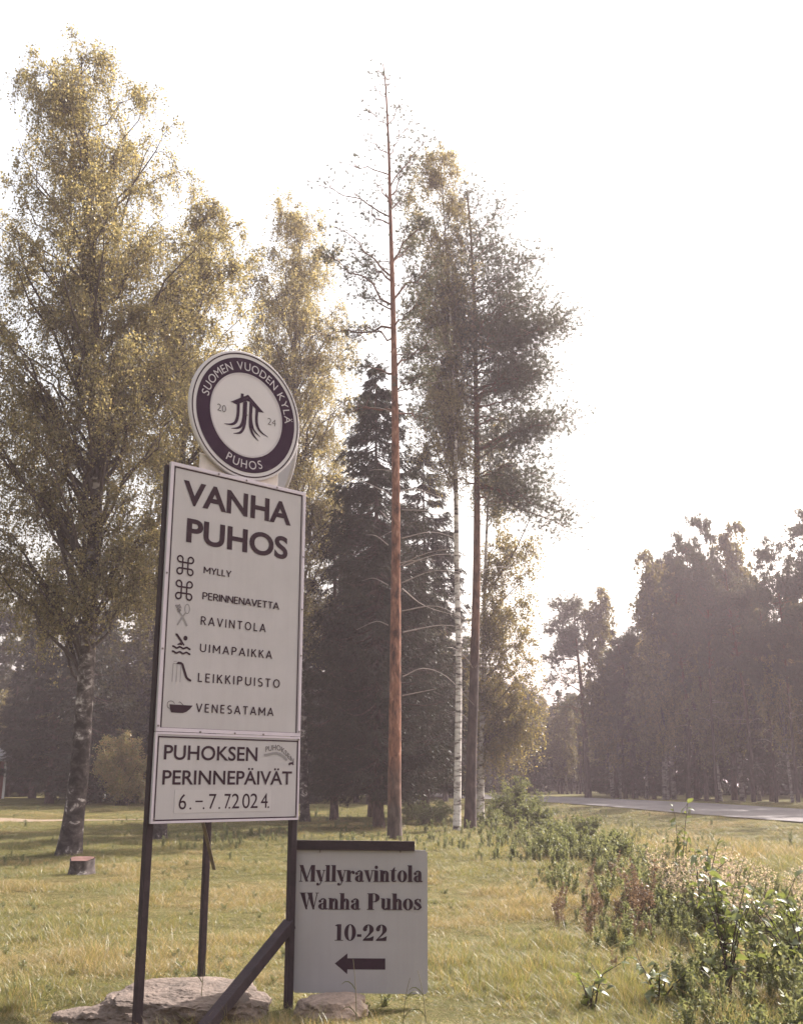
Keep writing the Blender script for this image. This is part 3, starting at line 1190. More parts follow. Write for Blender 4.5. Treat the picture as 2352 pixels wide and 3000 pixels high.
def display_text(body, px0, px1, ybase, ytop, y2base):
    f = Flat(.0015)
    x = 0
    for ch in body:
        x += glyph(ch, f, x)
    allv = np.concatenate(f.g.v)
    x0, x1 = allv[:, 0].min(), allv[:, 0].max()
    a = np.array(L_(px0, ybase))
    b = np.array(L_(px1, y2base))
    t = np.array(L_(px0, ytop))
    h = np.linalg.norm(t - a)

    def xf(X, Z):
        k = (X - x0) / (x1 - x0)
        return a[0] + (b[0] - a[0]) * k, a[1] + (b[1] - a[1]) * k + Z * h
    f.build('lettering', M['print'], rest, xf=xf)


display_text('Myllyravintola', 316, 1507, 600, 440, 604)
display_text('Wanha Puhos', 318, 1497, 867, 709, 874)
display_text('10-22', 660, 1160, 1168, 1010, 1172)
f = Flat(.0015)
f.fan([L_(660, 1388), L_(780, 1492), L_(782, 1290)])
f.fan([L_(779, 1445), L_(1145, 1447), L_(1145, 1340), L_(779, 1338)])
f.build('arrow', M['print'], rest)

# ------------------------------------------------------------------ rocks and stump
def rock_mat(name, c):
    m, nt, b = new_mat(name)
    n1 = noise(nt, 3.0, 8, .65, stretch=(1, 1, 2.2))
    n2 = noise(nt, 26, 6, .7)
    r = ramp(nt, [(.3, tuple(x * .45 for x in c)), (.5, c), (.72, tuple(min(1, x * 1.35) for x in c))])
    nt.links.new(n1.outputs['Fac'], r.inputs[0])
    mm = N(nt, 'ShaderNodeMix', data_type='RGBA', blend_type='MULTIPLY')
    mm.inputs[0].default_value = .7
    r2 = ramp(nt, [(.3, (.55, .55, .55)), (.7, (1.2, 1.18, 1.15))])
    nt.links.new(n2.outputs['Fac'], r2.inputs[0])
    nt.links.new(r.outputs[0], mm.inputs[6])
    nt.links.new(r2.outputs[0], mm.inputs[7])
    nt.links.new(mm.outputs[2], b.inputs['Base Color'])
    b.inputs['Roughness'].default_value = .9
    bp = N(nt, 'ShaderNodeBump')
    bp.inputs['Strength'].default_value = .7
    bp.inputs['Distance'].default_value = .03
    nt.links.new(n2.outputs['Fac'], bp.inputs['Height'])
    nt.links.new(bp.outputs[0], b.inputs['Normal'])
    return m


def rock(name, loc, size, mat, seed, flat=.6, rz=0.0, steps=3, ledge=0.0):
    bm = bmesh.new()
    bmesh.ops.create_icosphere(bm, subdivisions=6 if size[0] > .5 else 5, radius=1)
    from mathutils import noise as mn
    off = Vector((seed * 3.1, seed * 1.7, seed * .9))
    for v in bm.verts:
        p = v.co.copy()
        d = 1 + .22 * mn.noise(p * 1.2 + off) + .12 * mn.noise(p * 2.7 + off) + .05 * mn.noise(p * 7 + off)
        q = p * d
        if q.z > flat:
            q.z = flat + (q.z - flat) * .3
        if ledge:
            # tilted layers: each bed breaks off with a small step
            tlt = q.z * 7 + q.x * 2.4 + q.y * .9 + mn.noise(p * 1.7 + off) * 1.1
            fr = tlt - math.floor(tlt)
            step = (1 if fr > .82 else fr / .82)
            q.z += ledge * .10 * (step - fr)
            rr = 1 + .06 * mn.noise(Vector((p.x * 2, p.y * 2, math.floor(tlt) * 3.7)) + off)
            q.x *= rr
            q.y *= rr
        q += p * (.022 * mn.noise(p * 19 + off) + .012 * mn.noise(p * 43 + off))
        v.co = Vector((q.x * size[0], q.y * size[1], q.z * size[2]))
    me = bpy.data.meshes.new(name)
    bm.to_mesh(me)
    bm.free()
    o = link(name, me, mat, smooth=False)
    o.location = loc
    o.rotation_euler = (0, 0, rz)
    return o


M['granite'] = rock_mat('granite', (.16, .118, .098))
M['granite_pale'] = rock_mat('granite_pale', (.38, .28, .23))
o = rock('boulder', (-1.60, 8.28, -.06), (.72, .66, .36), M['granite'], 2.3, .55, .35, ledge=1.6)
tag(o, 'broad low grey boulder with layered top under the tall village sign', 'boulder')
o = rock('small_rock', (-.50, 8.22, .0), (.27, .22, .21), M['granite_pale'], 5.1, .55, .2, ledge=.5)
tag(o, 'small pale rock with sunlit top under the hung restaurant board', 'rock')
o = rock('small_rock', (-2.26, 8.12, -.05), (.22, .18, .15), M['granite'], 8.4, .7, .5)
tag(o, 'small grey rock against the edge of the broad boulder', 'rock')

stump = empty('tree_stump', (at(172, 1858, 20.9)[0], 20.9, float(zt(-6, 20.9))))
tag(stump, 'small cut stump with reddish top near the foot of the big birch', 'stump')
A = np.linspace(0, 2 * np.pi, 28, endpoint=False)
prof = [(.30, -.1), (.25, .02), (.225, .14), (.225, .28)]
V, q = [], []
wob = 1 + .07 * np.sin(3 * A + .5) + .05 * np.sin(5 * A)
for r, z in prof:
    V.append(np.stack([r * wob * np.cos(A), r * wob * np.sin(A), z + .006 * np.sin(A * 3) * (z > .2) + .035 * np.sin(A) * (z > .2)], 1))
i = np.arange(28)
j = (i + 1) % 28
g = Geo()
g.add(np.concatenate(V), np.concatenate([np.stack([k * 28 + i, k * 28 + j, (k + 1) * 28 + j, (k + 1) * 28 + i], 1) for k in range(3)]))
g.build('bark', M['old_birch_bark'], stump, True)
g = Geo()
top = V[-1] * np.array([.93, .93, 1]) + np.array([0, 0, .004])
g.add(np.concatenate([top, [[0, 0, .285]]]), np.stack([i, j, np.full(28, 28)], 1))
M['cut_wood'] = plain('cut_wood', (.12, .052, .042), .8, .3, 12)
g.build('cut_face', M['cut_wood'], stump)

# ------------------------------------------------------------------ red house
M['red_wall'] = plain('red_wall', (.17, .05, .04), .8, .2, 8)
M['white_trim'] = plain('white_trim', (.78, .74, .72), .6, .06, 4)
M['roof'] = plain('roof_sheet', (.22, .21, .215), .6, .15, 2)
M['glass'] = plain('glass', (.03, .035, .04), .08, .1, 2)
hz = float(zt(-34, 84))
house = empty('red_house', (-36.1, 81.8, hz), .38)
tag(house, 'red wooden house with white corner boards and grey hipped roof', 'house')
HW, HD, HE, OV, RI = 6.0, 8.0, 2.95, .65, 3.1
g = Geo()
g.box((0, HD / 2, HE / 2), (2 * HW, HD, HE))
g.build('wall', M['red_wall'], house)
g = Geo()
x0, y0, y1 = HW + OV, -OV, HD + OV
ym, rx = HD / 2, HW + OV - 4.4
e4 = [(-x0, y0), (x0, y0), (x0, y1), (-x0, y1)]
v = [(a, b, HE - .12) for a, b in e4] + [(a, b, HE + .10) for a, b in e4] + [(-rx, ym, HE + RI), (rx, ym, HE + RI)]
g.add(v, [(0, 3, 2, 1), (0, 1, 5, 4), (1, 2, 6, 5), (2, 3, 7, 6), (3, 0, 4, 7), (4, 5, 9, 8), (6, 7, 8, 9)], [(5, 6, 9), (7, 4, 8)])
roof = g.build('roof', M['roof'], house)
bevel_box('chimney', -1.4, -.7, 3.4, 4.1, HE + 2.2, HE + 4.0, M['red_wall'], roof, .02)
for sx in (-1, 1):
    bevel_box('corner_board', sx * HW - .09, sx * HW + .09, -.05, -.004, .05, HE - .14, M['white_trim'], house, .01)
bevel_box('door', -.5, .5, -.06, -.004, .1, 2.2, M['white_trim'], house, .01)
for xc in (-3.6, 3.2):
    w = bevel_box('window', xc - .6, xc + .6, -.05, -.004, 1.0, 2.3, M['white_trim'], house, .01)
    for xx in (xc - .27, xc + .27):
        bevel_box('pane', xx - .22, xx + .22, -.058, -.052, 1.12, 2.18, M['glass'], w, .002)

# ------------------------------------------------------------------ trees
def env_from_px(rows, Y):
    """rows (py, left, right) of the crown's outline at depth Y -> z, centre x, radius"""
    out = []
    for py, l, r in rows:
        a, b = at(l, py, Y), at(r, py, Y)
        out.append((a[2], (a[0] + b[0]) / 2, (b[0] - a[0]) / 2))
    out.sort()
    return np.array(out)


def path_from_px(rows, Y, wob=.25, seed=0):
    r = np.random.default_rng(seed)
    P = np.array([at(px, py, Y) for px, py in rows])
    P[1:, 1] += r.normal(0, wob, len(P) - 1)
    return P


def bez(a, b, c, n):
    t = np.linspace(0, 1, n)[:, None]
    return (1 - t) ** 2 * a + 2 * (1 - t) * t * b + t ** 2 * c


def unit(v):
    return v / (np.linalg.norm(v, axis=-1, keepdims=True) + 1e-9)


class Trunk:
    def __init__(self, P, r0, r1, flare=.35):
        self.P = catmull(P, 7)
        z = self.P[:, 2]
        t = (z - z[0]) / (z[-1] - z[0])
        self.R = (r0 + (r1 - r0) * t) * (1 + flare * np.exp(-(z - z[0]) / .5))

    def pos(self, z):
        return np.array([np.interp(z, self.P[:, 2], self.P[:, k]) for k in range(3)]).T

    def rad(self, z):
        return np.interp(z, self.P[:, 2], self.R)


def start_tree(name, base, label, group=None):
    t = empty(name, base)
    tag(t, label, 'tree', group)
    return t


def finish(root, parts):
    """parts: (name, Geo, material, smooth, kind); geometry is in world coordinates"""
    b = np.array(root.location)
    for name, g, mat, sm, kind in parts:
        if g.n == 0:
            continue
        g.v = [v - b for v in g.v]
        o = g.build(name, mat, root, sm)
        if kind:
            o['kind'] = kind


def sample_env(env, n, rng, zlo=None, edge=.5, power=.5):
    """points inside the crown: pick heights by cross section, then radius"""
    z = np.linspace(zlo if zlo is not None else env[0, 0], env[-1, 0], 200)
    r = np.interp(z, env[:, 0], env[:, 2])
    w = r ** 1.3 + .02
    zz = rng.choice(z, n, p=w / w.sum()) + rng.uniform(-.1, .1, n)
    rr = np.interp(zz, env[:, 0], env[:, 2])
    cx = np.interp(zz, env[:, 0], env[:, 1])
    az = rng.uniform(0, 2 * np.pi, n)
    rad = rr * (edge + (1 - edge) * rng.random(n) ** power) * rng.uniform(.78, 1.16, n)
    return zz, cx, rad, az


def birch(name, label, trunk, env, rng, nl=46, nsec=7, ntw=5, nleaf=30, leaf=.05, droop=1.1, leafmat_='birch_leaf', barkm='birch_bark', group=None, depth=1.0, slope=1.0, extra=None):
    base = trunk.P[0].copy()
    root = start_tree(name, base, label, group)
    gt, gl, gc = Geo(), Geo(), Geo()
    gt.tubes(trunk.P, trunk.R, 14)
    y0 = base[1]
    zz, cx, rad, az = sample_env(env, nl, rng, edge=.35)
    # the stems at the top
    tw_start, tw_dir = [], []
    zmin = base[2] + .18 * (trunk.P[-1, 2] - base[2])
    for z, c, r, a in zip(zz, cx, rad, az):
        tp = trunk.pos(z)
        end = np.array([c + r * math.cos(a), tp[1] + depth * r * math.sin(a), z])
        hd = np.linalg.norm((end - tp)[:2])
        zs = max(zmin, z - hd * slope * rng.uniform(.7, 1.4) - .3)
        zs = min(zs, trunk.P[-1, 2] - .3)
        st = trunk.pos(zs)
        ctrl = st + (end - st) * .45 + np.array([0, 0, .18 * hd + .2])
        B = bez(st, ctrl, end, 7)
        B[1:-1] += rng.normal(0, .05 + .02 * hd, (5, 3))
        r0 = min(trunk.rad(zs) * .55, .02 + .014 * hd)
        gl.tubes(B, np.linspace(r0, .006, 7), 5)
        for s in range(nsec):
            t = rng.uniform(.25, 1.0)
            p = np.array([np.interp(t, np.linspace(0, 1, 7), B[:, k]) for k in range(3)])
            d = unit(rng.normal(size=3) * np.array([1, 1, .45]) + unit(end - st) * .8)
            L = (.3 + .22 * hd) * rng.uniform(.5, 1.2)
            e2 = p + d * L
            mid = p + d * L * .5 + np.array([0, 0, .12 * L])
            S = bez(p, mid, e2 - np.array([0, 0, .15 * L]), 4)
            gl.tubes(S, np.linspace(.010, .004, 4), 3)
            for k in range(ntw):
                u = rng.uniform(.2, 1)
                tw_start.append(S[0] * (1 - u) ** 2 + 2 * u * (1 - u) * S[1] + u * u * S[3])
                tw_dir.append(d)
    tw_start = np.array(tw_start)
    d = unit(np.array(tw_dir) + rng.normal(0, .5, (len(tw_start), 3)))
    L = droop * rng.uniform(.35, 1.25, len(tw_start))[:, None]
    p1 = tw_start + d * .25 * L
    p2 = p1 + (d * .25 + np.array([0, 0, -.45])) * L * .7
    p3 = p2 + np.array([0, 0, -.55]) * L + rng.normal(0, .05, (len(L), 3))
    P = np.stack([tw_start, p1, p2, p3], 1)
    gl.tubes(P[:, ::3] if len(P) > 9000 else P[:, [0, 2, 3]], np.tile([.005, .003] if len(P) > 9000 else [.005, .004, .003], (len(P), 1)), 3)
    t = rng.random((len(P), nleaf)) ** .85
    seg = np.clip((t * 3).astype(int), 0, 2)
    fr = (t * 3 - seg)[..., None]
    ii = np.arange(len(P))[:, None]
    C = P[ii, seg] * (1 - fr) + P[ii, seg + 1] * fr
    C = C + rng.normal(0, .055, C.shape)
    C = C.reshape(-1, 3)
    ax = rng.normal(size=C.shape) + np.array([0, 0, -.9])
    sc = rng.uniform(.5, 1.5, len(C))
    gc.leaves(C, ax, leaf * 1.25 * sc, leaf * sc, rng)
    if extra:
        extra(gl)
    finish(root, [('trunk', gt, M[barkm], True, None), ('limbs', gl, M['birch_limb'], True, None), ('crown', gc, M[leafmat_], False, 'stuff')])
    return root


def tufts(gc, C, D, n, length, width, rng, spread=.8):
    """needle tufts at C pointing along D"""
    m = len(C)
    CC = np.repeat(C, n, 0)
    A = unit(np.repeat(D, n, 0) + rng.normal(0, spread, (m * n, 3)))
    gc.leaves(CC, A, length * rng.uniform(.7, 1.2, m * n), width, rng, 'tri')


def pine(name, label, trunk, env, rng, nl=45, nsec=7, ntuft=6, nneedle=9, needle=.13, width=.012, barkm='pine_bark', group=None, limbs=None, dead=0, dead_z=(.15, .5), edge=.45, depth=1.0, rise=.25, pad=.45, soft=.12):
    base = trunk.P[0].copy()
    root = start_tree(name, base, label, group)
    gt, gl, gc = Geo(), Geo(), Geo()
    gt.tubes(trunk.P, trunk.R, 12)
    H = trunk.P[-1, 2] - base[2]
    todo = []
    if nl:
        zz, cx, rad, az = sample_env(env, nl, rng, edge=edge)
        for z, c, r, a in zip(zz, cx, rad, az):
            tp = trunk.pos(z)
            todo.append((np.array([c + r * math.cos(a), tp[1] + depth * r * math.sin(a), z]), 1.0, None))
    if limbs:
        todo += limbs
    Cs, Ds = [], []
    for end, dens, zs in todo:
        tp = trunk.pos(end[2])
        hd = np.linalg.norm((end - tp)[:2])
        if zs is None:
            zs = end[2] - hd * rng.uniform(.0, 2 * rise)
        zs = np.clip(zs, base[2] + .1 * H, trunk.P[-1, 2] - .15)
        st = trunk.pos(zs)
        ctrl = st + (end - st) * .5 + np.array([0, 0, .10 * hd])
        B = bez(st, ctrl, end, 7)
        B[1:-1] += rng.normal(0, .03 + .02 * hd, (5, 3))
        gl.tubes(B, np.linspace(min(trunk.rad(zs) * .5, .018 + .014 * hd), .008, 7), 5)
        ns = max(2, int(nsec * dens * (0.6 + .25 * hd)))
        for s in range(ns):
            t = rng.uniform(.3, 1.0) if s else 1.0
            p = np.array([np.interp(t, np.linspace(0, 1, 7), B[:, k]) for k in range(3)])
            out = unit((end - st) * np.array([1, 1, .3]))
            d = unit(out * .8 + rng.normal(size=3) * np.array([1, 1, .5]) + np.array([0, 0, .15]))
            L = pad * rng.uniform(.5, 1.4) * (.6 + .25 * hd)
            e2 = p + d * L
            S = bez(p, p + d * L * .5 + np.array([0, 0, .05]), e2 + np.array([0, 0, .12 * L]), 4)
            gl.tubes(S, np.linspace(.011, .005, 4), 3)
            nt_ = max(2, int(ntuft * dens))
            u = rng.uniform(.25, 1.0, nt_)[:, None]
            q = (1 - u) ** 2 * S[0] + 2 * u * (1 - u) * S[1] + u * u * S[3]
            q = q + rng.normal(0, soft * pad / .45, q.shape)
            Cs.append(q)
            Ds.append(np.tile(d + np.array([0, 0, .5]), (nt_, 1)))
    if Cs:
        tufts(gc, np.concatenate(Cs), np.concatenate(Ds), nneedle, needle, width, rng)
    deads = []
    for k in range(dead):
        gd = Geo()
        z = base[2] + H * rng.uniform(*dead_z)
        st = trunk.pos(z)
        a = rng.uniform(0, 2 * np.pi)
        L = rng.uniform(.5, 2.6)
        e_ = st + np.array([math.cos(a) * L, math.sin(a) * L, rng.uniform(-.25, .3) * L])
        B = bez(st, st + (e_ - st) * .5 + np.array([0, 0, rng.uniform(.0, .25) * L]), e_, 6)
        gd.tubes(B, np.linspace(.022, .004, 6), 4)
        if L > 1.2:
            for s in range(3):
                t = rng.uniform(.4, .9)
                p = np.array([np.interp(t, np.linspace(0, 1, 6), B[:, j]) for j in range(3)])
                dd = unit((e_ - st) + rng.normal(0, .8, 3)) * rng.uniform(.2, .6)
                gd.tubes(np.stack([p, p + dd * .5, p + dd - np.array([0, 0, .08])]), np.array([.007, .005, .003]), 3)
        deads.append(('dead_branch', gd, M['dead_twig'], True, None))
    finish(root, [('trunk', gt, M[barkm], True, None), ('limbs', gl, M['pine_limb'], True, None), ('crown', gc, M['pine_needle'], False, 'stuff')] + deads)
    return root


def spruce(name, label, trunk, env, rng, nb=110, ntw=26, nn=10, needle=.09, width=.02, group=None, depth=1.0):
    base = trunk.P[0].copy()
    root = start_tree(name, base, label, group)
    gt, gl, gc = Geo(), Geo(), Geo()
    gt.tubes(trunk.P, trunk.R, 10)
    z = env[0, 0] + (env[-1, 0] - env[0, 0]) * rng.random(nb) ** 1.15
    Ps, Ls, Os = [], [], []
    for zz in z:
        r = np.interp(zz, env[:, 0], env[:, 2]) * rng.uniform(.7, 1.05)
        a = rng.uniform(0, 2 * np.pi)
        tp = trunk.pos(min(zz + .15 * r, trunk.P[-1, 2]))
        c = np.interp(zz, env[:, 0], env[:, 1])
        end = np.array([c + r * math.cos(a), tp[1] + depth * r * math.sin(a), zz - .10 * r])
        ctrl = tp + (end - tp) * .55 + np.array([0, 0, -.22 * r])
        B = bez(tp, ctrl, end + np.array([0, 0, .12 * r]), 6)
        gl.tubes(B, np.linspace(.012 + .010 * r, .005, 6), 4)
        m = max(5, int(ntw * (.3 + .28 * r)))
        t = rng.uniform(.15, 1, m)
        p = np.stack([np.interp(t, np.linspace(0, 1, 6), B[:, k]) for k in range(3)], 1)
        side = np.array([-math.sin(a), math.cos(a), 0])
        out = np.array([math.cos(a), math.sin(a), 0])
        sgn = rng.choice([-1, 1], m)[:, None]
        d = unit(side * sgn * rng.uniform(.2, 1, (m, 1)) + out * .6 + np.array([0, 0, -1]) * rng.uniform(.3, 1.2, (m, 1)))
        L = (.22 + .16 * r * (1 - t * .4))[:, None] * rng.uniform(.6, 1.4, (m, 1))
        Ps.append(p)
        Ls.append(L)
        Os.append(d)
    P = np.concatenate(Ps)
    L = np.concatenate(Ls)
    D = np.concatenate(Os)
    gl.tubes(np.stack([P, P + D * L + np.array([0, 0, -.05])], 1), np.tile([.006, .003], (len(P), 1)), 3)
    u = rng.random((len(P), nn, 1))
    C = (P[:, None] + D[:, None] * L[:, None] * u)
    A = D[:, None] + rng.normal(0, .55, C.shape)
    C = C.reshape(-1, 3)
    A = A.reshape(-1, 3)
    gc.leaves(C, unit(A), needle * rng.uniform(.7, 1.4, len(C)), width, rng, 'tri')
    finish(root, [('trunk', gt, M['spruce_bark'], True, None), ('limbs', gl, M['spruce_bark'], True, None), ('crown', gc, M['spruce_needle'], False, 'stuff')])
    return root


def ground_at(px, Y):
    x = at(px, 1670, Y)[0]
    return np.array([x, Y, float(zt(x, Y)) - .05])


def with_base(rows, Y, px, seed):
    P = path_from_px(rows, Y, .15, seed)
    return np.vstack([ground_at(px, Y)[None], P])


# --- the big birch
rng = np.random.default_rng(101)
Y = 26.9
tr = Trunk(with_base([(168, 1650), (182, 1450), (192, 1250), (204, 1050), (206, 850), (196, 650), (190, 450), (178, 250), (172, 110)], Y, 158, 1), .25, .02, .4)
env = env_from_px([(85, 152, 192), (130, 80, 250), (200, 40, 330), (300, 0, 385), (400, -25, 425), (500, -55, 450), (600, -75, 455), (700, -85, 450),
                   (800, -95, 440), (900, -95, 410), (1000, -90, 400), (1100, -80, 390), (1200, -60, 360), (1290, 20, 300)], Y)
birch('birch_tree', 'big old birch with rough patchy trunk beside the reddish cut stump', tr, env, rng, 150, 7, 7, 30, .046, 1.25, 'birch_leaf', 'old_birch_bark', slope=1.1)
# --- birch behind the village sign
rng = np.random.default_rng(102)
Y = 34.0
tr = Trunk(with_base([(352, 1600), (368, 1350), (382, 1100), (394, 900), (396, 760), (402, 620), (415, 500), (430, 440)], Y, 345, 2), .20, .02)
env = env_from_px([(415, 425, 475), (460, 385, 530), (540, 345, 575), (640, 310, 580), (780, 290, 560), (920, 280, 550), (1060, 280, 530), (1200, 290, 500), (1300, 320, 470)], Y)
birch('birch_tree', 'forked birch standing behind the tall village sign', tr, env, rng, 92, 6, 7, 26, .055, 1.25, 'birch_leaf', 'old_birch_bark', slope=1.3)
# --- third birch
rng = np.random.default_rng(103)
Y = 46.0
tr = Trunk(with_base([(646, 1600), (640, 1300), (634, 1050), (626, 850), (628, 700), (636, 560), (640, 460)], Y, 651, 3), .19, .02)
env = env_from_px([(425, 620, 662), (465, 565, 695), (520, 520, 730), (600, 500, 752), (700, 490, 765), (800, 490, 772), (900, 505, 768), (1000, 540, 745), (1100, 560, 735), (1250, 600, 720), (1350, 620, 700)], Y)
birch('birch_tree', 'slender birch with weeping crown rising behind the round emblem', tr, env, rng, 130, 6, 7, 26, .058, 1.7, 'birch_leaf', 'old_birch_bark', slope=1.4)
# --- tall thin pine
rng = np.random.default_rng(104)
Y = 32.0
tr = Trunk(with_base([(839, 1690), (840, 1550), (841, 1400), (842, 1200), (842, 1050), (840, 850), (836, 650), (831, 480), (827, 320), (821, 200), (815, 135)], Y, 840, 4), .205, .018, .15)


def lm(x, y, dy, dens=1.0, ys=None):
    p = at(x, y, 32.0 + dy)
    return (p, dens, None if ys is None else float(at(835, ys, 32.0)[2]))


limbs = [lm(682, 395, -.6, .35, 465), (lm(715, 485, .5, .5, 590)), lm(700, 545, -.8, .7, 650), lm(745, 350, .4, .25, 372), lm(768, 560, .9, .7, 600), lm(905, 300, -.5, .5, 400),
         lm(868, 270, .3, .4, 330), lm(790, 240, -.3, .3, 275), lm(795, 180, .2, .25, 215), lm(853, 220, .4, .35, 270), lm(785, 300, .2, .3, 330), lm(880, 345, .5, .6, 420),
         lm(760, 700, .6, .5, 720), lm(905, 470, -.6, .8, 560), lm(925, 560, .7, .9, 640), lm(900, 640, -.7, .8, 700), lm(775, 630, -.4, .6, 660), lm(690, 720, .8, .45, 700),
         lm(930, 720, .6, .9, 790), lm(760, 780, .9, .6, 800), lm(900, 800, -.6, .8, 840), lm(880, 520, 1.2, .7, 560), lm(775, 450, -.7, .4, 480), lm(870, 410, .9, .6, 450),
         lm(806, 150, 0, .25, 175), lm(826, 170, 0, .25, 200), lm(800, 390, 1., .35, 430), lm(735, 880, .4, .5, 880), lm(905, 900, .9, .6, 880)]
pineA = pine('pine_tree', 'tallest pine with bare straight red trunk and thin needled top', tr, None, rng, 0, 30, 11, 15, .15, .016, 'pine_bark', None, limbs, dead=14, dead_z=(.3, .75), pad=.5, soft=.17)
# dead branches one can see by themselves
for pts, dy in (([(852, 1045), (880, 1040), (905, 1046), (960, 1068)], .5), ([(855, 1085), (900, 1086), (960, 1090)], -.4), ([(855, 1145), (920, 1132), (985, 1150)], .6), ([(857, 1205), (930, 1180), (1010, 1185)], .3),
                ([(855, 1240), (920, 1215), (985, 1218)], -.5), ([(855, 1252), (905, 1290), (990, 1315)], .6), ([(855, 1300), (930, 1290), (1000, 1325)], -.3), ([(857, 1345), (940, 1330), (1000, 1340)], .7),
                ([(856, 1440), (900, 1422), (950, 1440), (1008, 1500)], .4), ([(856, 1480), (930, 1465)], -.3), ([(826, 1160), (800, 1140), (778, 1138)], .3), ([(826, 1245), (795, 1230), (770, 1236)], .4),
                ([(826, 1330), (800, 1322), (758, 1340)], -.3), ([(828, 1050), (760, 1020), (700, 1018)], .6), ([(826, 1105), (808, 1085)], .2)):
    P = np.array([at(x, y, 32.0 + dy * k / max(1, len(pts) - 1)) for k, (x, y) in enumerate(pts)])
    P = catmull(P, 4) - np.array(pineA.location)
    g = Geo()
    g.tubes(P, np.linspace(.022, .005, len(P)), 5)
    g.build('dead_branch', M['dead_twig'], pineA, True)

# --- dark pine with layered crown
rng = np.random.default_rng(105)
Y = 38.4
tr = Trunk(with_base([(1003, 1600), (1009, 1400), (1013, 1200), (1014, 1000), (1012, 800), (1008, 620), (1000, 480), (992, 410)], Y, 998, 5), .20, .03, .2)
env = env_from_px([(395, 985, 1005), (440, 950, 1035), (500, 915, 1062), (560, 890, 1105), (640, 880, 1125), (690, 890, 1185), (750, 900, 1140), (810, 900, 1145), (880, 890, 1150), (930, 920, 1120)], Y)


def lm2(x, y, dy, dens=1.0, ys=None):
    p = at(x, y, Y + dy)
    return (p, dens * 1.8, None if ys is None else float(at(1010, ys, Y)[2]))


limbs = [lm2(1190, 690, .5, 1.6, 760), lm2(1150, 700, -1, 1.4, 740), lm2(1100, 700, 1, 1.2), lm2(1150, 790, -.6, 1.4, 830), lm2(1120, 800, .8, 1.4, 850), lm2(1220, 885, .4, 1.2, 960), lm2(1160, 905, -.6, 1.2, 960),
         lm2(1115, 940, .5, 1.2, 980), lm2(1140, 1010, .5, 1.2, 1020), lm2(1125, 1070, -.5, 1.1, 1030), lm2(1175, 1085, .4, 1.0, 1030), lm2(1212, 1130, .8, .9, 1040), lm2(1080, 1075, .9, .8, 1060), lm2(1090, 990, -1.0, .8),
         lm2(1000, 400, .3, .5, 440), lm2(1022, 425, -.3, .5, 470), lm2(972, 430, .4, .5, 470), lm2(890, 870, .6, .9, 930), lm2(915, 940, -.5, .8, 980), lm2(880, 790, -.8, 1.0, 850), lm2(935, 1010, .5, .6, 1030), lm2(905, 700, 1.0, 1.0), lm2(1075, 430, .3, .8, 520), lm2(1120, 560, -.4, 1.0, 640), lm2(1130, 620, .6, 1.0, 690)]
pine('pine_tree', 'dark pine with broad layered crown next to the slim white birch', tr, env, rng, 78, 11, 11, 15, .16, .015, 'pine_bark_dark', None, limbs, dead=18, dead_z=(.12, .55), pad=.65, soft=.25)
# --- slim white birch
rng = np.random.default_rng(106)
Y = 37.4
tr = Trunk(with_base([(974, 1600), (976, 1400), (972, 1200), (968, 1000), (964, 800), (955, 620), (945, 460), (938, 340)], Y, 970, 6), .135, .015, .1)
env = env_from_px([(305, 920, 948), (350, 880, 970), (420, 852, 1000), (520, 850, 1015), (620, 855, 1020), (720, 860, 1015), (800, 870, 1005), (900, 890, 1000), (1000, 920, 1000)], Y)
birch('birch_tree', 'slim birch with white ringed trunk between the two pines', tr, env, rng, 66, 6, 7, 24, .045, 1.0, 'birch_leaf', 'birch_bark', slope=1.5)
# --- birch with yellowing skirts
rng = np.random.default_rng(107)
Y = 48.5
tr = Trunk(with_base([(1024, 1600), (1028, 1450), (1030, 1300), (1034, 1150), (1040, 1020), (1050, 930)], Y, 1020, 7), .16, .02)
env = env_from_px([(900, 1040, 1075), (980, 1030, 1105), (1060, 1030, 1130), (1150, 1025, 1140), (1240, 1020, 1120), (1320, 1015, 1115), (1420, 1015, 1130), (1520, 1010, 1145), (1600, 1020, 1120), (1650, 1040, 1100)], Y)


def pole(gl):
    P = np.array([at(1045, 1250, Y), at(1085, 1190, Y - .3), at(1115, 1130, Y - .5), at(1137, 1080, Y - .6)])
    gl.tubes(catmull(P, 3), np.linspace(.05, .015, 10), 5)


birch('birch_tree', 'birch with yellowing hanging branches at the roadside edge of the pines', tr, env, rng, 58, 6, 6, 26, .066, 1.5, 'birch_leaf_yellow', 'birch_bark', slope=1.2, extra=pole)
# --- dark spruces
rng = np.random.default_rng(108)
Y = 40.7
tr = Trunk(with_base([(803, 1500), (802, 1200), (800, 950), (800, 790)], Y, 806, 8), .20, .02)
env = env_from_px([(780, 796, 806), (850, 760, 842), (950, 722, 885), (1050, 698, 915), (1200, 675, 940), (1350, 650, 965), (1500, 640, 970), (1600, 645, 965), (1680, 670, 940)], Y)
spruce('spruce_tree', 'large dark spruce standing right behind the tallest pine', tr, env, rng, 420, 40, 15, .13, .034)
rng = np.random.default_rng(109)
Y = 50
tr = Trunk(with_base([(905, 1500), (903, 1250), (900, 980)], Y, 905, 9), .18, .02)
env = env_from_px([(940, 894, 906), (1040, 858, 948), (1180, 832, 980), (1400, 812, 1010), (1550, 805, 1020), (1670, 830, 1000)], Y)
spruce('spruce_tree', 'dark drooping spruce seen between the pine trunks', tr, env, rng, 300, 34, 14, .15, .040)
rng = np.random.default_rng(110)
Y = 52
tr = Trunk(with_base([(792, 1500), (790, 1200), (788, 1040)], Y, 790, 10), .16, .02)
env = env_from_px([(1030, 782, 794), (1150, 735, 840), (1300, 700, 880), (1450, 670, 900), (1600, 660, 900), (1660, 700, 880)], Y)
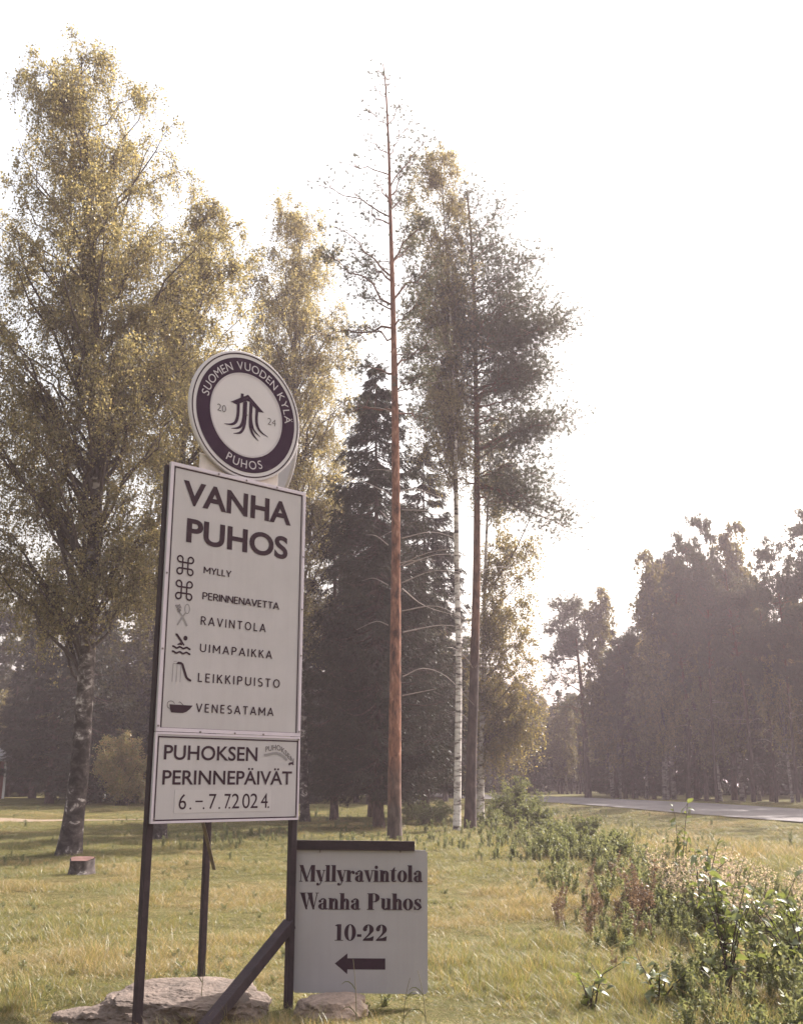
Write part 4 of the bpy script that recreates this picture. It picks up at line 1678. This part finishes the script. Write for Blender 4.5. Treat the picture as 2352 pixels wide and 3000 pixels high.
spruce('spruce_tree', 'dark spruce half hidden behind the large spruce', tr, env, rng, 230, 32, 13, .16, .042)

rng = np.random.default_rng(112)
Y = 47
tr = Trunk(with_base([(712, 1500), (712, 1250), (710, 1010)], Y, 712, 12), .17, .02)
env = env_from_px([(1000, 704, 716), (1100, 670, 750), (1250, 645, 785), (1450, 625, 805), (1600, 620, 810), (1680, 650, 790)], Y)
spruce('spruce_tree', 'dark spruce between the slender weeping birch and the large spruce', tr, env, rng, 230, 32, 13, .15, .040)

# --- lone pine across the road
rng = np.random.default_rng(111)
Y = 91
tr = Trunk(with_base([(1246, 1600), (1238, 1480), (1228, 1380), (1222, 1310), (1222, 1290)], Y, 1250, 11), .30, .05, .15)
env = env_from_px([(1275, 1195, 1245), (1300, 1165, 1262), (1335, 1160, 1268), (1370, 1172, 1262), (1400, 1190, 1240)], Y)
limbs = []
for x, y, dn in ((1165, 1405, 1.0), (1175, 1440, .9), (1160, 1465, .8), (1190, 1420, .9), (1205, 1390, 1), (1255, 1460, .8), (1205, 1495, .7), (1270, 1485, .8), (1262, 1440, .7), (1185, 1500, .5)):
    limbs.append((at(x, y, Y + rng.normal(0, 1)), dn, None))
pine('pine_tree', 'flat crowned pine standing alone at the far road bend', tr, env, rng, 26, 9, 9, 11, .34, .048, 'pine_bark_dark', None, limbs, dead=4, dead_z=(.3, .55), pad=.75, rise=.5)

# --- wood trees built once and then copied with all their parts
def proto_env(H, rows):
    return np.array([(z * H, 0, r) for z, r in rows])


def park(o):
    o.location = (0, 0, 0)
    return o


protos = {}
def mk(kind, key, seed, H, rows, **kw):
    rng = np.random.default_rng(seed)
    env = proto_env(H, rows)
    P = np.array([(0, 0, 0), (rng.normal(0, .1), rng.normal(0, .1), H * .35), (rng.normal(0, .2), rng.normal(0, .2), H * .7), (rng.normal(0, .25), 0, H * .97)])
    tr = Trunk(P, .17 if kind is not spruce else .19, .02, .2)
    o = kind(kw.pop('name'), 'x', tr, env, rng, **kw)
    protos[key] = (o, H)


PR = [(.42, .8), (.52, 1.9), (.62, 2.5), (.75, 2.5), (.88, 1.8), (.96, .9), (1, .2)]
PR2 = [(.50, .6), (.60, 1.7), (.70, 2.3), (.82, 2.6), (.92, 2.0), (.98, 1.0), (1, .3)]
SR = [(.05, 2.1), (.12, 2.5), (.3, 2.2), (.55, 1.6), (.8, .8), (.95, .25), (1, .04)]
SR2 = [(.10, 1.8), (.2, 2.0), (.4, 1.8), (.65, 1.3), (.85, .65), (1, .04)]
BR = [(.22, .8), (.32, 2.0), (.48, 2.5), (.65, 2.2), (.82, 1.5), (.94, .7), (1, .15)]
BR2 = [(.30, .7), (.42, 1.6), (.58, 2.0), (.74, 1.7), (.88, 1.0), (1, .15)]
mk(pine, 'pine1', 201, 18, PR, name='pine_tree', nl=70, nsec=6, ntuft=10, nneedle=10, needle=.30, width=.062, barkm='pine_bark_dark', dead=10, dead_z=(.12, .45), pad=.6)
mk(pine, 'pine2', 202, 18, PR2, name='pine_tree', nl=64, nsec=6, ntuft=10, nneedle=10, needle=.30, width=.062, barkm='pine_bark_dark', dead=10, dead_z=(.12, .5), pad=.6)
mk(spruce, 'spruce1', 203, 16, SR, name='spruce_tree', nb=190, ntw=20, nn=10, needle=.24, width=.062)
mk(spruce, 'spruce2', 204, 16, SR2, name='spruce_tree', nb=170, ntw=20, nn=10, needle=.24, width=.062)
mk(birch, 'birch1', 205, 16, BR, name='birch_tree', nl=62, nsec=5, ntw=5, nleaf=15, leaf=.14, droop=1.3, leafmat_='birch_leaf_green', barkm='grey_birch_bark', slope=1.3)
mk(birch, 'birch2', 206, 16, BR2, name='birch_tree', nl=52, nsec=5, ntw=5, nleaf=15, leaf=.14, droop=1.2, leafmat_='birch_leaf_yellow', barkm='grey_birch_bark', slope=1.4)
used = {}
rngw = np.random.default_rng(300)


def plant(key, x, y, H, label, group, wide=1.0):
    o, H0 = protos[key]
    if key in used:
        o = copy_tree(o)
    used[key] = True
    z = float(zt(x, y)) - .05
    o.location = (float(x), float(y), z)
    s = H / H0
    w = s * wide * rngw.uniform(.92, 1.15)
    o.scale = (w, w, s)
    o.rotation_euler = (rngw.normal(0, .015), rngw.normal(0, .015), rngw.uniform(0, 6.28))
    tag(o, label, 'tree', group)
    return o


def height_to(px, py, Y):
    p = at(px, py, Y)
    return p[2] - float(zt(p[0], Y)) + .05


G_R, G_L, G_F = 'trees of the wood across the road', 'trees of the dark wood behind the lawn', 'trees of the distant wood at the road bend'
kinds = {'pine1': 'pine', 'pine2': 'flat topped pine', 'spruce1': 'broad spruce', 'spruce2': 'narrow spruce', 'birch1': 'green birch', 'birch2': 'yellowing birch'}


def plant_px(key, px, py, Y, where, group, wide=1.0):
    x = at(px, 1670, Y)[0]
    h = height_to(px, py, Y)
    if group == G_L:
        for lim, w in ((60, 'beyond the red house'), (215, 'behind the big old birch'), (335, 'behind the round rusty bush'), (650, 'behind the tall village sign'), (2000, 'behind the tallest pine')):
            if px < lim:
                where = 'in the dark wood ' + w
                break
    elif group == G_R:
        row = 'front' if Y < 81 else ('middle' if Y < 91 else 'rear')
        where = 'in the %s row of the wood across the road' % row
        if px < 1400:
            where = 'by the lone pine, %s row of the wood across the road' % row
    size = 'tall ' if h > 17 else ('low ' if h < 12.5 else '')
    plant(key, x, Y, h, size + kinds[key] + ' ' + where, group, wide)


W_R = 'in the wood across the road'
for key, px, py, Y, wd in (('birch1', 1302, 1240, 90, .75), ('spruce1', 1310, 1330, 93, 1.0), ('pine1', 1330, 1345, 87, .9), ('birch2', 1352, 1325, 90, .8), ('pine2', 1388, 1290, 88, .9),
                           ('birch1', 1412, 1165, 82, .85), ('birch2', 1432, 1125, 84, .8), ('pine1', 1462, 1160, 80, .8), ('pine2', 1500, 1125, 79, .8), ('pine1', 1522, 1078, 76, .62),
                           ('birch1', 1576, 1105, 79, .9), ('birch2', 1612, 1150, 80, .7), ('pine2', 1600, 1185, 76, .85), ('pine1', 1648, 1225, 74, .8), ('spruce2', 1560, 1200, 83, 1.1),
                           ('spruce1', 1480, 1210, 85, 1.1), ('pine2', 1694, 1140, 71, .75), ('pine1', 1745, 1230, 70, .9), ('birch1', 1715, 1230, 75, .8), ('pine2', 1800, 1080, 68, 1),
                           ('pine1', 1880, 1060, 66, 1), ('birch1', 1850, 1120, 70, 1), ('pine2', 1960, 1000, 62, 1), ('pine1', 2060, 960, 60, 1), ('birch2', 1420, 1330, 80, .7),
                           ('spruce2', 1640, 1300, 79, 1.1), ('spruce1', 1390, 1400, 86, 1.0), ('spruce2', 1345, 1440, 86, 1.0), ('birch1', 1530, 1260, 78, .8), ('birch2', 1682, 1290, 73, .7)):
    plant_px(key, px, py, Y, W_R, G_R, wd)
for k in range(44):
    px = rngw.uniform(1290, 2250)
    Y = rngw.uniform(86, 122) - 14 * (px - 1290) / 960
    key = list(kinds)[k % 6]
    plant_px(key, px, np.interp(px, [1290, 1400, 1520, 1620, 1700, 2250], [1400, 1310, 1200, 1260, 1300, 1200]) + rngw.uniform(0, 90), Y, W_R, G_R, 1.1)
W_F = 'in the low distant wood at the road bend'
for k in range(34):
    px = 1030 + 250 * (k / 33) + rngw.uniform(-12, 12)
    key = ['spruce1', 'birch2', 'pine1', 'spruce2', 'birch1', 'pine2'][k % 6]
    plant_px(key, px, np.interp(px, [1030, 1120, 1180, 1280], [1400, 1440, 1475, 1470]) + rngw.uniform(-10, 60), rngw.uniform(104, 140), W_F, G_F, 1.2)
W_L = 'in the dark wood behind the lawn'
for k in range(56):
    px = rngw.uniform(-330, 1010)
    Y = rngw.uniform(70, 100)
    if px < 60 and Y < 90:
        Y += 22
    key = ['spruce1', 'spruce2', 'pine1', 'birch1', 'spruce1', 'spruce2', 'pine2'][k % 7]
    plant_px(key, px, rngw.uniform(1150, 1390), Y, W_L, G_L, 1.25)
for k in range(26):
    px = -300 + 1300 * k / 25 + rngw.uniform(-15, 15)
    key = ['spruce2', 'spruce1', 'birch1'][k % 3]
    plant_px(key, px, rngw.uniform(1350, 1480), rngw.uniform(72, 84) + (18 if px < 60 else 0), W_L, G_L, 1.35)

# far undergrowth behind the last rows, nobody could count it
rng = np.random.default_rng(350)
n = 42000
px = rng.uniform(-420, 2350, n)
Yf = np.where(px < 1010, rng.uniform(100, 112, n), np.where(px < 1290, rng.uniform(138, 150, n), rng.uniform(104, 120, n) - 14 * (px - 1290) / 1060))
X = (px * PX - 1176) / FPX * Yf / CP * 1.02
top = np.where((px > 1010) & (px < 1290), 5.5, 6.5) + 1.8 * vnoise(X, Yf, 4.0, 51)
zf = zt(X, Yf) + top * rng.random(n) ** 1.1
g = Geo()
g.leaves(np.stack([X, Yf, zf], 1), rng.normal(size=(n, 3)), .75 * rng.uniform(.5, 1.2, n), .42, rng)
o = g.build('undergrowth', M['spruce_needle'])
tag(o, kind='stuff')

# ------------------------------------------------------------------ bushes and shrubs
def bush(name, label, cat, loc, R, H, rng, nstem=26, ntw=14, nleaf=26, leaf=.06, leafm='bush_leaf', droop=.25, stemm='birch_limb', wid=.6, group=None, low=.25):
    root = empty(name, loc)
    tag(root, label, cat, group)
    gs, gc = Geo(), Geo()
    C, A = [], []
    for k in range(nstem):
        a = rng.uniform(0, 2 * np.pi)
        e_ = rng.random() ** .6
        z = H * rng.uniform(.45, 1.0) * math.sqrt(max(.05, 1 - (e_ * .8) ** 2))
        end = np.array([math.cos(a) * R * e_, math.sin(a) * R * e_, z])
        B = bez(np.array([rng.normal(0, .12 * R), rng.normal(0, .12 * R), -.03]), np.array([end[0] * .35, end[1] * .35, z * .8]), end, 7)
        gs.tubes(B, np.linspace(.006 + .006 * H, .003, 7), 4)
        t = rng.uniform(low, 1, ntw)
        p = np.stack([np.interp(t, np.linspace(0, 1, 7), B[:, j]) for j in range(3)], 1)
        d = unit(rng.normal(size=(ntw, 3)) + np.array([math.cos(a), math.sin(a), .3]) * .7)
        L = (.10 + .13 * H) * rng.uniform(.4, 1.2, (ntw, 1))
        e2 = p + d * L + np.array([0, 0, -droop]) * L
        gs.tubes(np.stack([p, (p + e2) / 2 + np.array([0, 0, .03]), e2], 1), np.tile([.004, .003, .002], (ntw, 1)), 3)
        u = rng.random((ntw, nleaf, 1))
        q = p[:, None] * (1 - u) + e2[:, None] * u + rng.normal(0, .35 * leaf + .012 * H, (ntw, nleaf, 3))
        C.append(q.reshape(-1, 3))
        A.append((d[:, None] + rng.normal(0, .8, q.shape)).reshape(-1, 3))
    C = np.concatenate(C)
    A = np.concatenate(A)
    s = rng.uniform(.6, 1.3, len(C))
    gc.leaves(C, A, leaf * 1.5 * s, leaf * wid * 1.5 * s, rng)
    gs.build('stems', M[stemm], root, True)
    o = gc.build('foliage', M[leafm], root)
    o['kind'] = 'stuff'
    return root


def gloc(px, Y):
    x = at(px, 1670, Y)[0]
    return (float(x), float(Y), float(zt(x, Y)))


rng = np.random.default_rng(401)
bush('bush', 'round rusty green bush at the edge of the dark wood behind the lawn', 'bush', gloc(262, 66), 1.95, 4.7, rng, 60, 16, 26, .075, 'bush_leaf', .6)
bush('bush', 'low green bush beside the round rusty bush', 'bush', gloc(318, 65), .9, 1.9, rng, 26, 12, 20, .07, 'bush_leaf', .5)
bush('shrub', 'grey green shrub at the foot of the pines by the road bend', 'shrub', gloc(1092, 42), 1.3, 2.0, rng, 46, 14, 20, .045, 'shrub_leaf', .2)
bush('shrub', 'short grey green shrub spreading in front of the roadside shrub', 'shrub', gloc(1130, 38), 1.0, 1.05, rng, 30, 12, 18, .045, 'shrub_leaf', .2)
for k, (px, Y, R, H) in enumerate(((1045, 40, .7, .9), (905, 44, .9, 1.0), (875, 47, 1.0, 1.1), (930, 46, .9, .9), (1250, 33, .5, .8), (1215, 27, .7, .75), (1290, 24, .6, .65), (1180, 30, .7, .8))):
    bush('herb_clump', 'leafy weed clump in the rough grass around the pines', 'weed', gloc(px, Y), R, H, rng, 22, 10, 14, .04, 'shrub_leaf', .1, 'herb_stem', group='weed clumps in the rough grass')


# sapling with leaves one can pick out
def leaf_mesh(L, W, bend, fold):
    t = np.linspace(0, 1, 6)
    w = W / 2 * np.sin(np.pi * t ** .8) ** .9
    z = -bend * t ** 2 * L
    V = []
    for ti, wi, zi in zip(t, w, z):
        V += [(ti * L, -wi, zi + fold * wi), (ti * L, 0, zi), (ti * L, wi, zi + fold * wi)]
    q = []
    for k in range(5):
        q += [(3 * k, 3 * k + 3, 3 * k + 4, 3 * k + 1), (3 * k + 1, 3 * k + 4, 3 * k + 5, 3 * k + 2)]
    me = np_mesh('leaf', np.array(V), [np.array(q)])
    me.materials.append(M['sapling_leaf'])
    me.polygons.foreach_set('use_smooth', np.ones(len(me.polygons), bool))
    return me


leafs = [leaf_mesh(.10, .055, .45, .35), leaf_mesh(.085, .05, .25, .5), leaf_mesh(.11, .052, .65, .4), leaf_mesh(.07, .045, .35, .3)]


def sapling(label, loc, H, spread, nb, rng, group=None, size=1.0):
    root = empty('sapling', loc)
    tag(root, label, 'sapling', group)
    g = Geo()
    spots = []
    for k in range(nb):
        a = rng.uniform(0, 2 * np.pi)
        lean = rng.uniform(.1, 1) * spread
        h = H * rng.uniform(.6, 1.0)
        end = np.array([math.cos(a) * lean, math.sin(a) * lean, h])
        B = bez(np.array([rng.normal(0, .02), rng.normal(0, .02), -.05]), np.array([end[0] * .3, end[1] * .3, h * .6]), end, 9)
        g.tubes(B, np.linspace(.009, .003, 9), 5)
        for s in np.linspace(.25, 1, int(8 + 4 * H)):
            p = np.array([np.interp(s, np.linspace(0, 1, 9), B[:, j]) for j in range(3)])
            spots.append((p, B[-1] - B[0]))
            if rng.random() < .35:
                d = unit(rng.normal(size=3) + np.array([0, 0, .5])) * rng.uniform(.08, .22)
                g.tubes(np.stack([p, p + d * .6, p + d]), np.array([.004, .003, .002]), 3)
                spots.append((p + d, d))
                spots.append((p + d * .6, d))
    g.build('stem', M['stem'], root, True)
    for p, d in spots[:280]:
        o = bpy.data.objects.new('leaf', leafs[int(rng.integers(4))])
        COL.objects.link(o)
        o.parent = root
        o.location = tuple(p)
        s = size * rng.uniform(.55, 1.15)
        o.scale = (s, s, s)
        o.rotation_euler = (rng.normal(0, .6), rng.normal(-.25, .5), rng.uniform(0, 6.28))
    return root


rng = np.random.default_rng(402)
sapling('leafy sapling with dark stem and big glossy leaves beside the dry red dock', gloc(1520, 8.95), 1.0, .36, 11, rng, size=1.0)
sapling('leafy sapling with big leaves standing among pale fluffy seed heads', gloc(1672, 8.75), .75, .36, 9, rng, size=1.05)
sapling('tall thin sapling with few leaves poking above the fluffy seed heads', gloc(1476, 12.5), 1.35, .25, 3, rng, size=1.2)
sapling('low broad leaved sapling in the grass below the dry red dock', gloc(1375, 8.5), .34, .3, 5, rng, size=.9)
sapling('low broad leaved sapling at the grassy edge near the small pale rock', gloc(1240, 8.35), .25, .22, 4, rng, size=.8)
sapling('tall thin sapling with few leaves in the open meadow toward the road', gloc(1435, 15.5), 1.5, .3, 3, rng, size=1.3)

# ------------------------------------------------------------------ meadow: tufts set out on points
protocol = bpy.data.collections.new('tuft_sources')


def tuft_mesh(name, nb, h, hw, R, rng, mats, mix, lean=.35, segs=3):
    g1, g2 = Geo(), Geo()
    V, F, mi = [], [], []
    n = 0
    for k in range(nb):
        a = rng.uniform(0, 2 * np.pi)
        r0 = R * math.sqrt(rng.random())
        b = np.array([math.cos(a) * r0, math.sin(a) * r0, -.03])
        hh = h * rng.uniform(.45, 1.1)
        d = rng.normal(0, lean, 2)
        w = hw * rng.uniform(.7, 1.3)
        sa = rng.uniform(0, np.pi)
        s = np.array([math.cos(sa), math.sin(sa), 0]) * w
        for t in np.linspace(0, 1, segs + 1):
            p = b + np.array([d[0] * hh * t ** 1.8, d[1] * hh * t ** 1.8, hh * t * (1 - .25 * t * np.linalg.norm(d))])
            ww = 1 - t ** 1.5 * .9
            V += [p - s * ww, p + s * ww]
        m = 0 if rng.random() < mix else 1
        for q in range(segs):
            i = n + 2 * q
            F.append((i, i + 1, i + 3, i + 2))
            mi.append(m)
        n += 2 * (segs + 1)
    me = np_mesh(name, np.array(V), [np.array(F)])
    for m in mats:
        me.materials.append(m)
    me.polygons.foreach_set('material_index', np.array(mi, np.int32))
    return me


def source(name, me):
    o = bpy.data.objects.new(name, me)
    protocol.objects.link(o)
    return o


def herb_mesh(name, rng, h, nst, nleaf, lw, mats, head=0, spread=.2):
    g = Geo()
    parts = []
    V, F, mi = [], [], []
    gs, gl, gh = Geo(), Geo(), Geo()
    for k in range(nst):
        a = rng.uniform(0, 6.28)
        hh = h * rng.uniform(.55, 1.1)
        e_ = np.array([math.cos(a) * spread * hh, math.sin(a) * spread * hh, hh])
        B = bez(np.array([rng.normal(0, .05), rng.normal(0, .05), -.03]), np.array([e_[0] * .3, e_[1] * .3, hh * .6]), e_, 5)
        gs.tubes(B, np.linspace(.004, .002, 5), 3)
        if nleaf:
            t = rng.uniform(.1, 1, nleaf)
            C = np.stack([np.interp(t, np.linspace(0, 1, 5), B[:, j]) for j in range(3)], 1)
            d = unit(rng.normal(size=(nleaf, 3)) + np.array([0, 0, .2]))
            gl.leaves(C + d * lw * .9, d, lw * 2 * rng.uniform(.6, 1.2, nleaf), lw * .9, rng)
        if head:
            t = rng.uniform(.72, 1.03, head)
            C = np.stack([np.interp(t, np.linspace(0, 1, 5), B[:, j]) for j in range(3)], 1) + rng.normal(0, .022, (head, 3))
            gh.leaves(C, rng.normal(size=(head, 3)), .028, .020, rng)
    gg = Geo()
    cnt = []
    for q in (gs, gl, gh):
        if q.n:
            nf = 0
            off = gg.n
            gg.v.append(np.concatenate(q.v))
            for f_ in q.f:
                gg.f.append(f_ + off)
                nf += len(f_)
            gg.n += q.n
        else:
            nf = 0
        cnt.append(nf)
    me = gg.mesh(name)
    idx = np.concatenate([np.full(c, k, np.int32) for k, c in enumerate(cnt)])
    for m in mats:
        me.materials.append(m)
    me.polygons.foreach_set('material_index', idx)
    return me


rt = np.random.default_rng(500)
GM = [M['grass_green'], M['grass_straw']]
for k, (nb, h, hw, R, mix, lean) in enumerate(((60, .17, .0032, .13, .85, .5), (60, .15, .0032, .14, .35, .6), (50, .28, .003, .13, .75, .35), (46, .26, .0026, .14, .12, .5),
                                               (60, .11, .0040, .15, .6, .7), (40, .38, .0028, .12, .35, .35))):
    source('tuft_%d' % k, tuft_mesh('tuft_%d' % k, nb, h, hw, R, rt, GM, mix, lean))
wcol = bpy.data.collections.new('weed_sources')


def wsource(name, me):
    o = bpy.data.objects.new(name, me)
    wcol.objects.link(o)


HS, HL = M['herb_stem'], M['herb_leaf']
wsource('weed_0', herb_mesh('weed_0', rt, .30, 9, 26, .024, [HS, HL, HL]))
wsource('weed_1', herb_mesh('weed_1', rt, .45, 8, 34, .030, [HS, HL, HL]))
wsource('weed_2', herb_mesh('weed_2', rt, .62, 9, 5, .022, [M['dock_red'], M['dock_red'], M['dock_red']], 46, .22))
wsource('weed_3', herb_mesh('weed_3', rt, .70, 8, 22, .024, [HS, HL, M['seed_fluff']], 30, .25))
wsource('weed_4', herb_mesh('weed_4', rt, .16, 12, 14, .020, [HS, HL, HL], 0, .6))


def gn_scatter(name, pts, rot, scl, idx, coll, hgt=None):
    me = bpy.data.meshes.new(name)
    me.vertices.add(len(pts))
    me.vertices.foreach_set('co', np.ascontiguousarray(pts, np.float32).ravel())
    a = me.attributes.new('rot', 'FLOAT', 'POINT')
    a.data.foreach_set('value', rot.astype(np.float32))
    a = me.attributes.new('scl', 'FLOAT', 'POINT')
    a.data.foreach_set('value', scl.astype(np.float32))
    a = me.attributes.new('hgt', 'FLOAT', 'POINT')
    a.data.foreach_set('value', (scl if hgt is None else hgt).astype(np.float32))
    a = me.attributes.new('pick', 'INT', 'POINT')
    a.data.foreach_set('value', idx.astype(np.int32))
    o = bpy.data.objects.new(name, me)
    COL.objects.link(o)
    ng = bpy.data.node_groups.new(name, 'GeometryNodeTree')
    ng.interface.new_socket('Geometry', in_out='INPUT', socket_type='NodeSocketGeometry')
    ng.interface.new_socket('Geometry', in_out='OUTPUT', socket_type='NodeSocketGeometry')
    gi = ng.nodes.new('NodeGroupInput')
    go = ng.nodes.new('NodeGroupOutput')
    iop = ng.nodes.new('GeometryNodeInstanceOnPoints')
    ci = ng.nodes.new('GeometryNodeCollectionInfo')
    ci.inputs['Collection'].default_value = coll
    ci.inputs['Separate Children'].default_value = True
    ci.inputs['Reset Children'].default_value = True
    iop.inputs['Pick Instance'].default_value = True

    def attr(nm, t):
        n = ng.nodes.new('GeometryNodeInputNamedAttribute')
        n.data_type = t
        n.inputs['Name'].default_value = nm
        return n
    ar, as_, ap = attr('rot', 'FLOAT'), attr('scl', 'FLOAT'), attr('pick', 'INT')
    cx = ng.nodes.new('ShaderNodeCombineXYZ')
    ng.links.new(ar.outputs[0], cx.inputs[2])
    e2r = ng.nodes.new('FunctionNodeEulerToRotation')
    ng.links.new(cx.outputs[0], e2r.inputs[0])
    ng.links.new(gi.outputs[0], iop.inputs['Points'])
    ng.links.new(ci.outputs[0], iop.inputs['Instance'])
    ng.links.new(ap.outputs[0], iop.inputs['Instance Index'])
    ng.links.new(e2r.outputs[0], iop.inputs['Rotation'])
    ah = attr('hgt', 'FLOAT')
    sxyz = ng.nodes.new('ShaderNodeCombineXYZ')
    ng.links.new(as_.outputs[0], sxyz.inputs[0])
    ng.links.new(as_.outputs[0], sxyz.inputs[1])
    ng.links.new(ah.outputs[0], sxyz.inputs[2])
    ng.links.new(sxyz.outputs[0], iop.inputs['Scale'])
    ng.links.new(iop.outputs[0], go.inputs[0])
    md = o.modifiers.new('scatter', 'NODES')
    md.node_group = ng
    o['kind'] = 'stuff'
    return o


def scatter_pts(n, y0, y1, spread, margin, rng, power):
    """more points near, fewer far, over a wedge wider than the view"""
    u = rng.random(n)
    y = (y0 ** power + u * (y1 ** power - y0 ** power)) ** (1 / power)
    x = rng.uniform(-1, 1, n) * (spread * y + margin)
    return x, y


rs = np.random.default_rng(600)
x, y = scatter_pts(90000, 4.5, 74, .46, 1.5, rs, .75)
PATH = catmull([(-62, 60), (-42, 55.5), (-28, 51.5), (-18, 49.5), (-9, 49.5), (-4.5, 51)], 4)


def path_dist(x, y):
    p = np.stack([x, y], -1)
    d = np.full(len(x), 1e9)
    for a in PATH:
        d = np.minimum(d, np.hypot(x - a[0], (y - a[1]) * 1.6))
    return d


onrock = ((x + 1.56) / .72) ** 2 + ((y - 8.30) / .50) ** 2 < 1
keep = (road_centre_dist(x, y) > 4.4) & (path_dist(x, y) > 2.6) & ~onrock
x, y = x[keep], y[keep]
far = np.clip((y - 9) / 45, 0, 1)
green = .75 * vnoise(x, y, 2.0, 21) + .45 * vnoise(x, y, 6.5, 22) + .25 * vnoise(x, y, .8, 23) + .12 + .10 * (x > .5) + .2 * np.clip((y - 18) / 12, 0, 1) - .16 * (x < -.5) * (y < 20)
r = rs.random(len(x))
pick = np.where(green > .22, np.where(r < .6, 0, 2), np.where(green > -.12, np.where(r < .5, 4, np.where(r < .8, 1, 0)), np.where(r < .55, 1, np.where(r < .9, 3, 5))))
lush = np.clip((x - 1.0) / 4, 0, 1)
scl = (1 + 1.9 * far) * rs.uniform(.65, 1.25, len(x)) * (.8 + .35 * lush)
tall = np.clip(.72 + .75 * vnoise(x, y, .9, 41) + .5 * vnoise(x, y, .33, 42), .15, 1.8)
pick = np.where(rs.random(len(x)) < .035, 5, pick)
hgt = rs.uniform(.5, 1.15, len(x)) * tall * (.52 + .5 * lush) * (1 - .25 * far)
hgt *= np.where(road_centre_dist(x, y) < 9, .5, 1) * np.where(np.hypot(x + 6, (y - 20.4) * .7) < .8, .35, 1)
z = zt(x, y)
gn_scatter('meadow_grass', np.stack([x, y, z], 1), rs.uniform(0, 6.28, len(x)), scl, pick, protocol, hgt)

# weeds: rough ground toward the road and round the pines
x, y = scatter_pts(40000, 5.5, 60, .46, 1.5, rs, .8)
band = np.exp(-((x + .55 * vnoise(x, y, 2.2, 35) - (3.6 + .02 * y)) / (1.25 + .02 * y)) ** 2)
w = np.where(y < 36, band, 0) * np.where(y > 15, .7, 1.0)
w = np.maximum(w, .22 * (y > 27) * (x > -6) * (x < 9))
w = np.maximum(w, np.where(y < 25, .08, .03))
cl = .5 + .6 * vnoise(x, y, 1.3, 31) + .4 * vnoise(x, y, 4, 32)
keep = (rs.random(len(x)) < w * np.clip(cl, .05, 1)) & (road_centre_dist(x, y) > 5.0) & (path_dist(x, y) > 2) & (((x + 1.78) / 1.1) ** 2 + ((y - 8.3) / .9) ** 2 > 1)
x, y, band = x[keep], y[keep], band[keep]
dock = np.exp(-((x - (2.2 + .02 * y)) / .6) ** 2) * (y < 24) * (y > 10) * np.clip(.3 + 1.3 * vnoise(x, y, 1.3, 33), 0, 1)
fluff = np.clip((x - (1.5 + .12 * y)) / .6, 0, 1) * (y > 8.6) * (y < 17) * np.clip(.45 + 1.2 * vnoise(x, y, .9, 34), 0, 1)
r = rs.random(len(x))
pick = np.where(r < dock * .45, 2, np.where(rs.random(len(x)) < fluff * .6, 3, np.where(r < .5, 0, np.where(r < .8, 1, 4))))
core = band > .22
pick = np.where(~core & (y < 24), 4, pick)
pick = np.where((y >= 24) & (pick == 3), 1, pick)
scl = rs.uniform(.45, 1.2, len(x)) * np.where(y > 22, 1.2, 1.0) * np.clip(.45 + .6 * band, .5, .95)
gn_scatter('meadow_weeds', np.stack([x, y, zt(x, y)], 1), rs.uniform(0, 6.28, len(x)), scl, pick, wcol)

# single grass stalks before the restaurant board
for k, (px, H, lx) in enumerate(((1052, .42, -.03), (1180, .30, .05), (1245, .35, -.06), (705, .34, .02), (615, .5, .03))):
    root = empty('grass_stalk', (at(px / PX, 1670, 7.95)[0], 7.95, 0.0))
    tag(root, 'single thin grass stalk standing before the hung restaurant board', 'grass stalk', 'grass stalks before the hung board')
    g = Geo()
    B = bez(np.array([0, 0, -.03]), np.array([lx * .2, 0, H * .6]), np.array([lx, 0, H]), 7)
    g.tubes(B, np.linspace(.0035, .0015, 7), 4)
    g.build('stalk', M['herb_stem'], root, True)
    g = Geo()
    for s in (.3, .55):
        p = B[int(s * 6)]
        e_ = p + np.array([-.10 if k % 2 == 0 else .1, .02, .03])
        S = bez(p, p + (e_ - p) * .5 + np.array([0, 0, .07]), e_, 5)
        g.tubes(S, np.array([.003, .004, .004, .003, .001]), 3)
    g.build('blade', M['grass_green'], root)

# ------------------------------------------------------------------ haze in the air
HAZE = .0008
if HAZE:
    bm = bmesh.new()
    bmesh.ops.create_cube(bm, size=1)
    for v in bm.verts:
        v.co = Vector((v.co.x * 5200, 1900 + v.co.y * 4400, 20 + v.co.z * 46))
    me = bpy.data.meshes.new('haze')
    bm.to_mesh(me)
    bm.free()
    m = bpy.data.materials.new('haze_air')
    m.use_nodes = True
    nt = m.node_tree
    nt.nodes.clear()
    out = N(nt, 'ShaderNodeOutputMaterial')
    pv = N(nt, 'ShaderNodeVolumePrincipled')
    pv.inputs['Density'].default_value = HAZE
    pv.inputs['Color'].default_value = (.95, .80, .88, 1)
    pv.inputs['Anisotropy'].default_value = .45
    nt.links.new(pv.outputs[0], out.inputs['Volume'])
    o = link('haze', me, m)
    tag(o, kind='stuff')
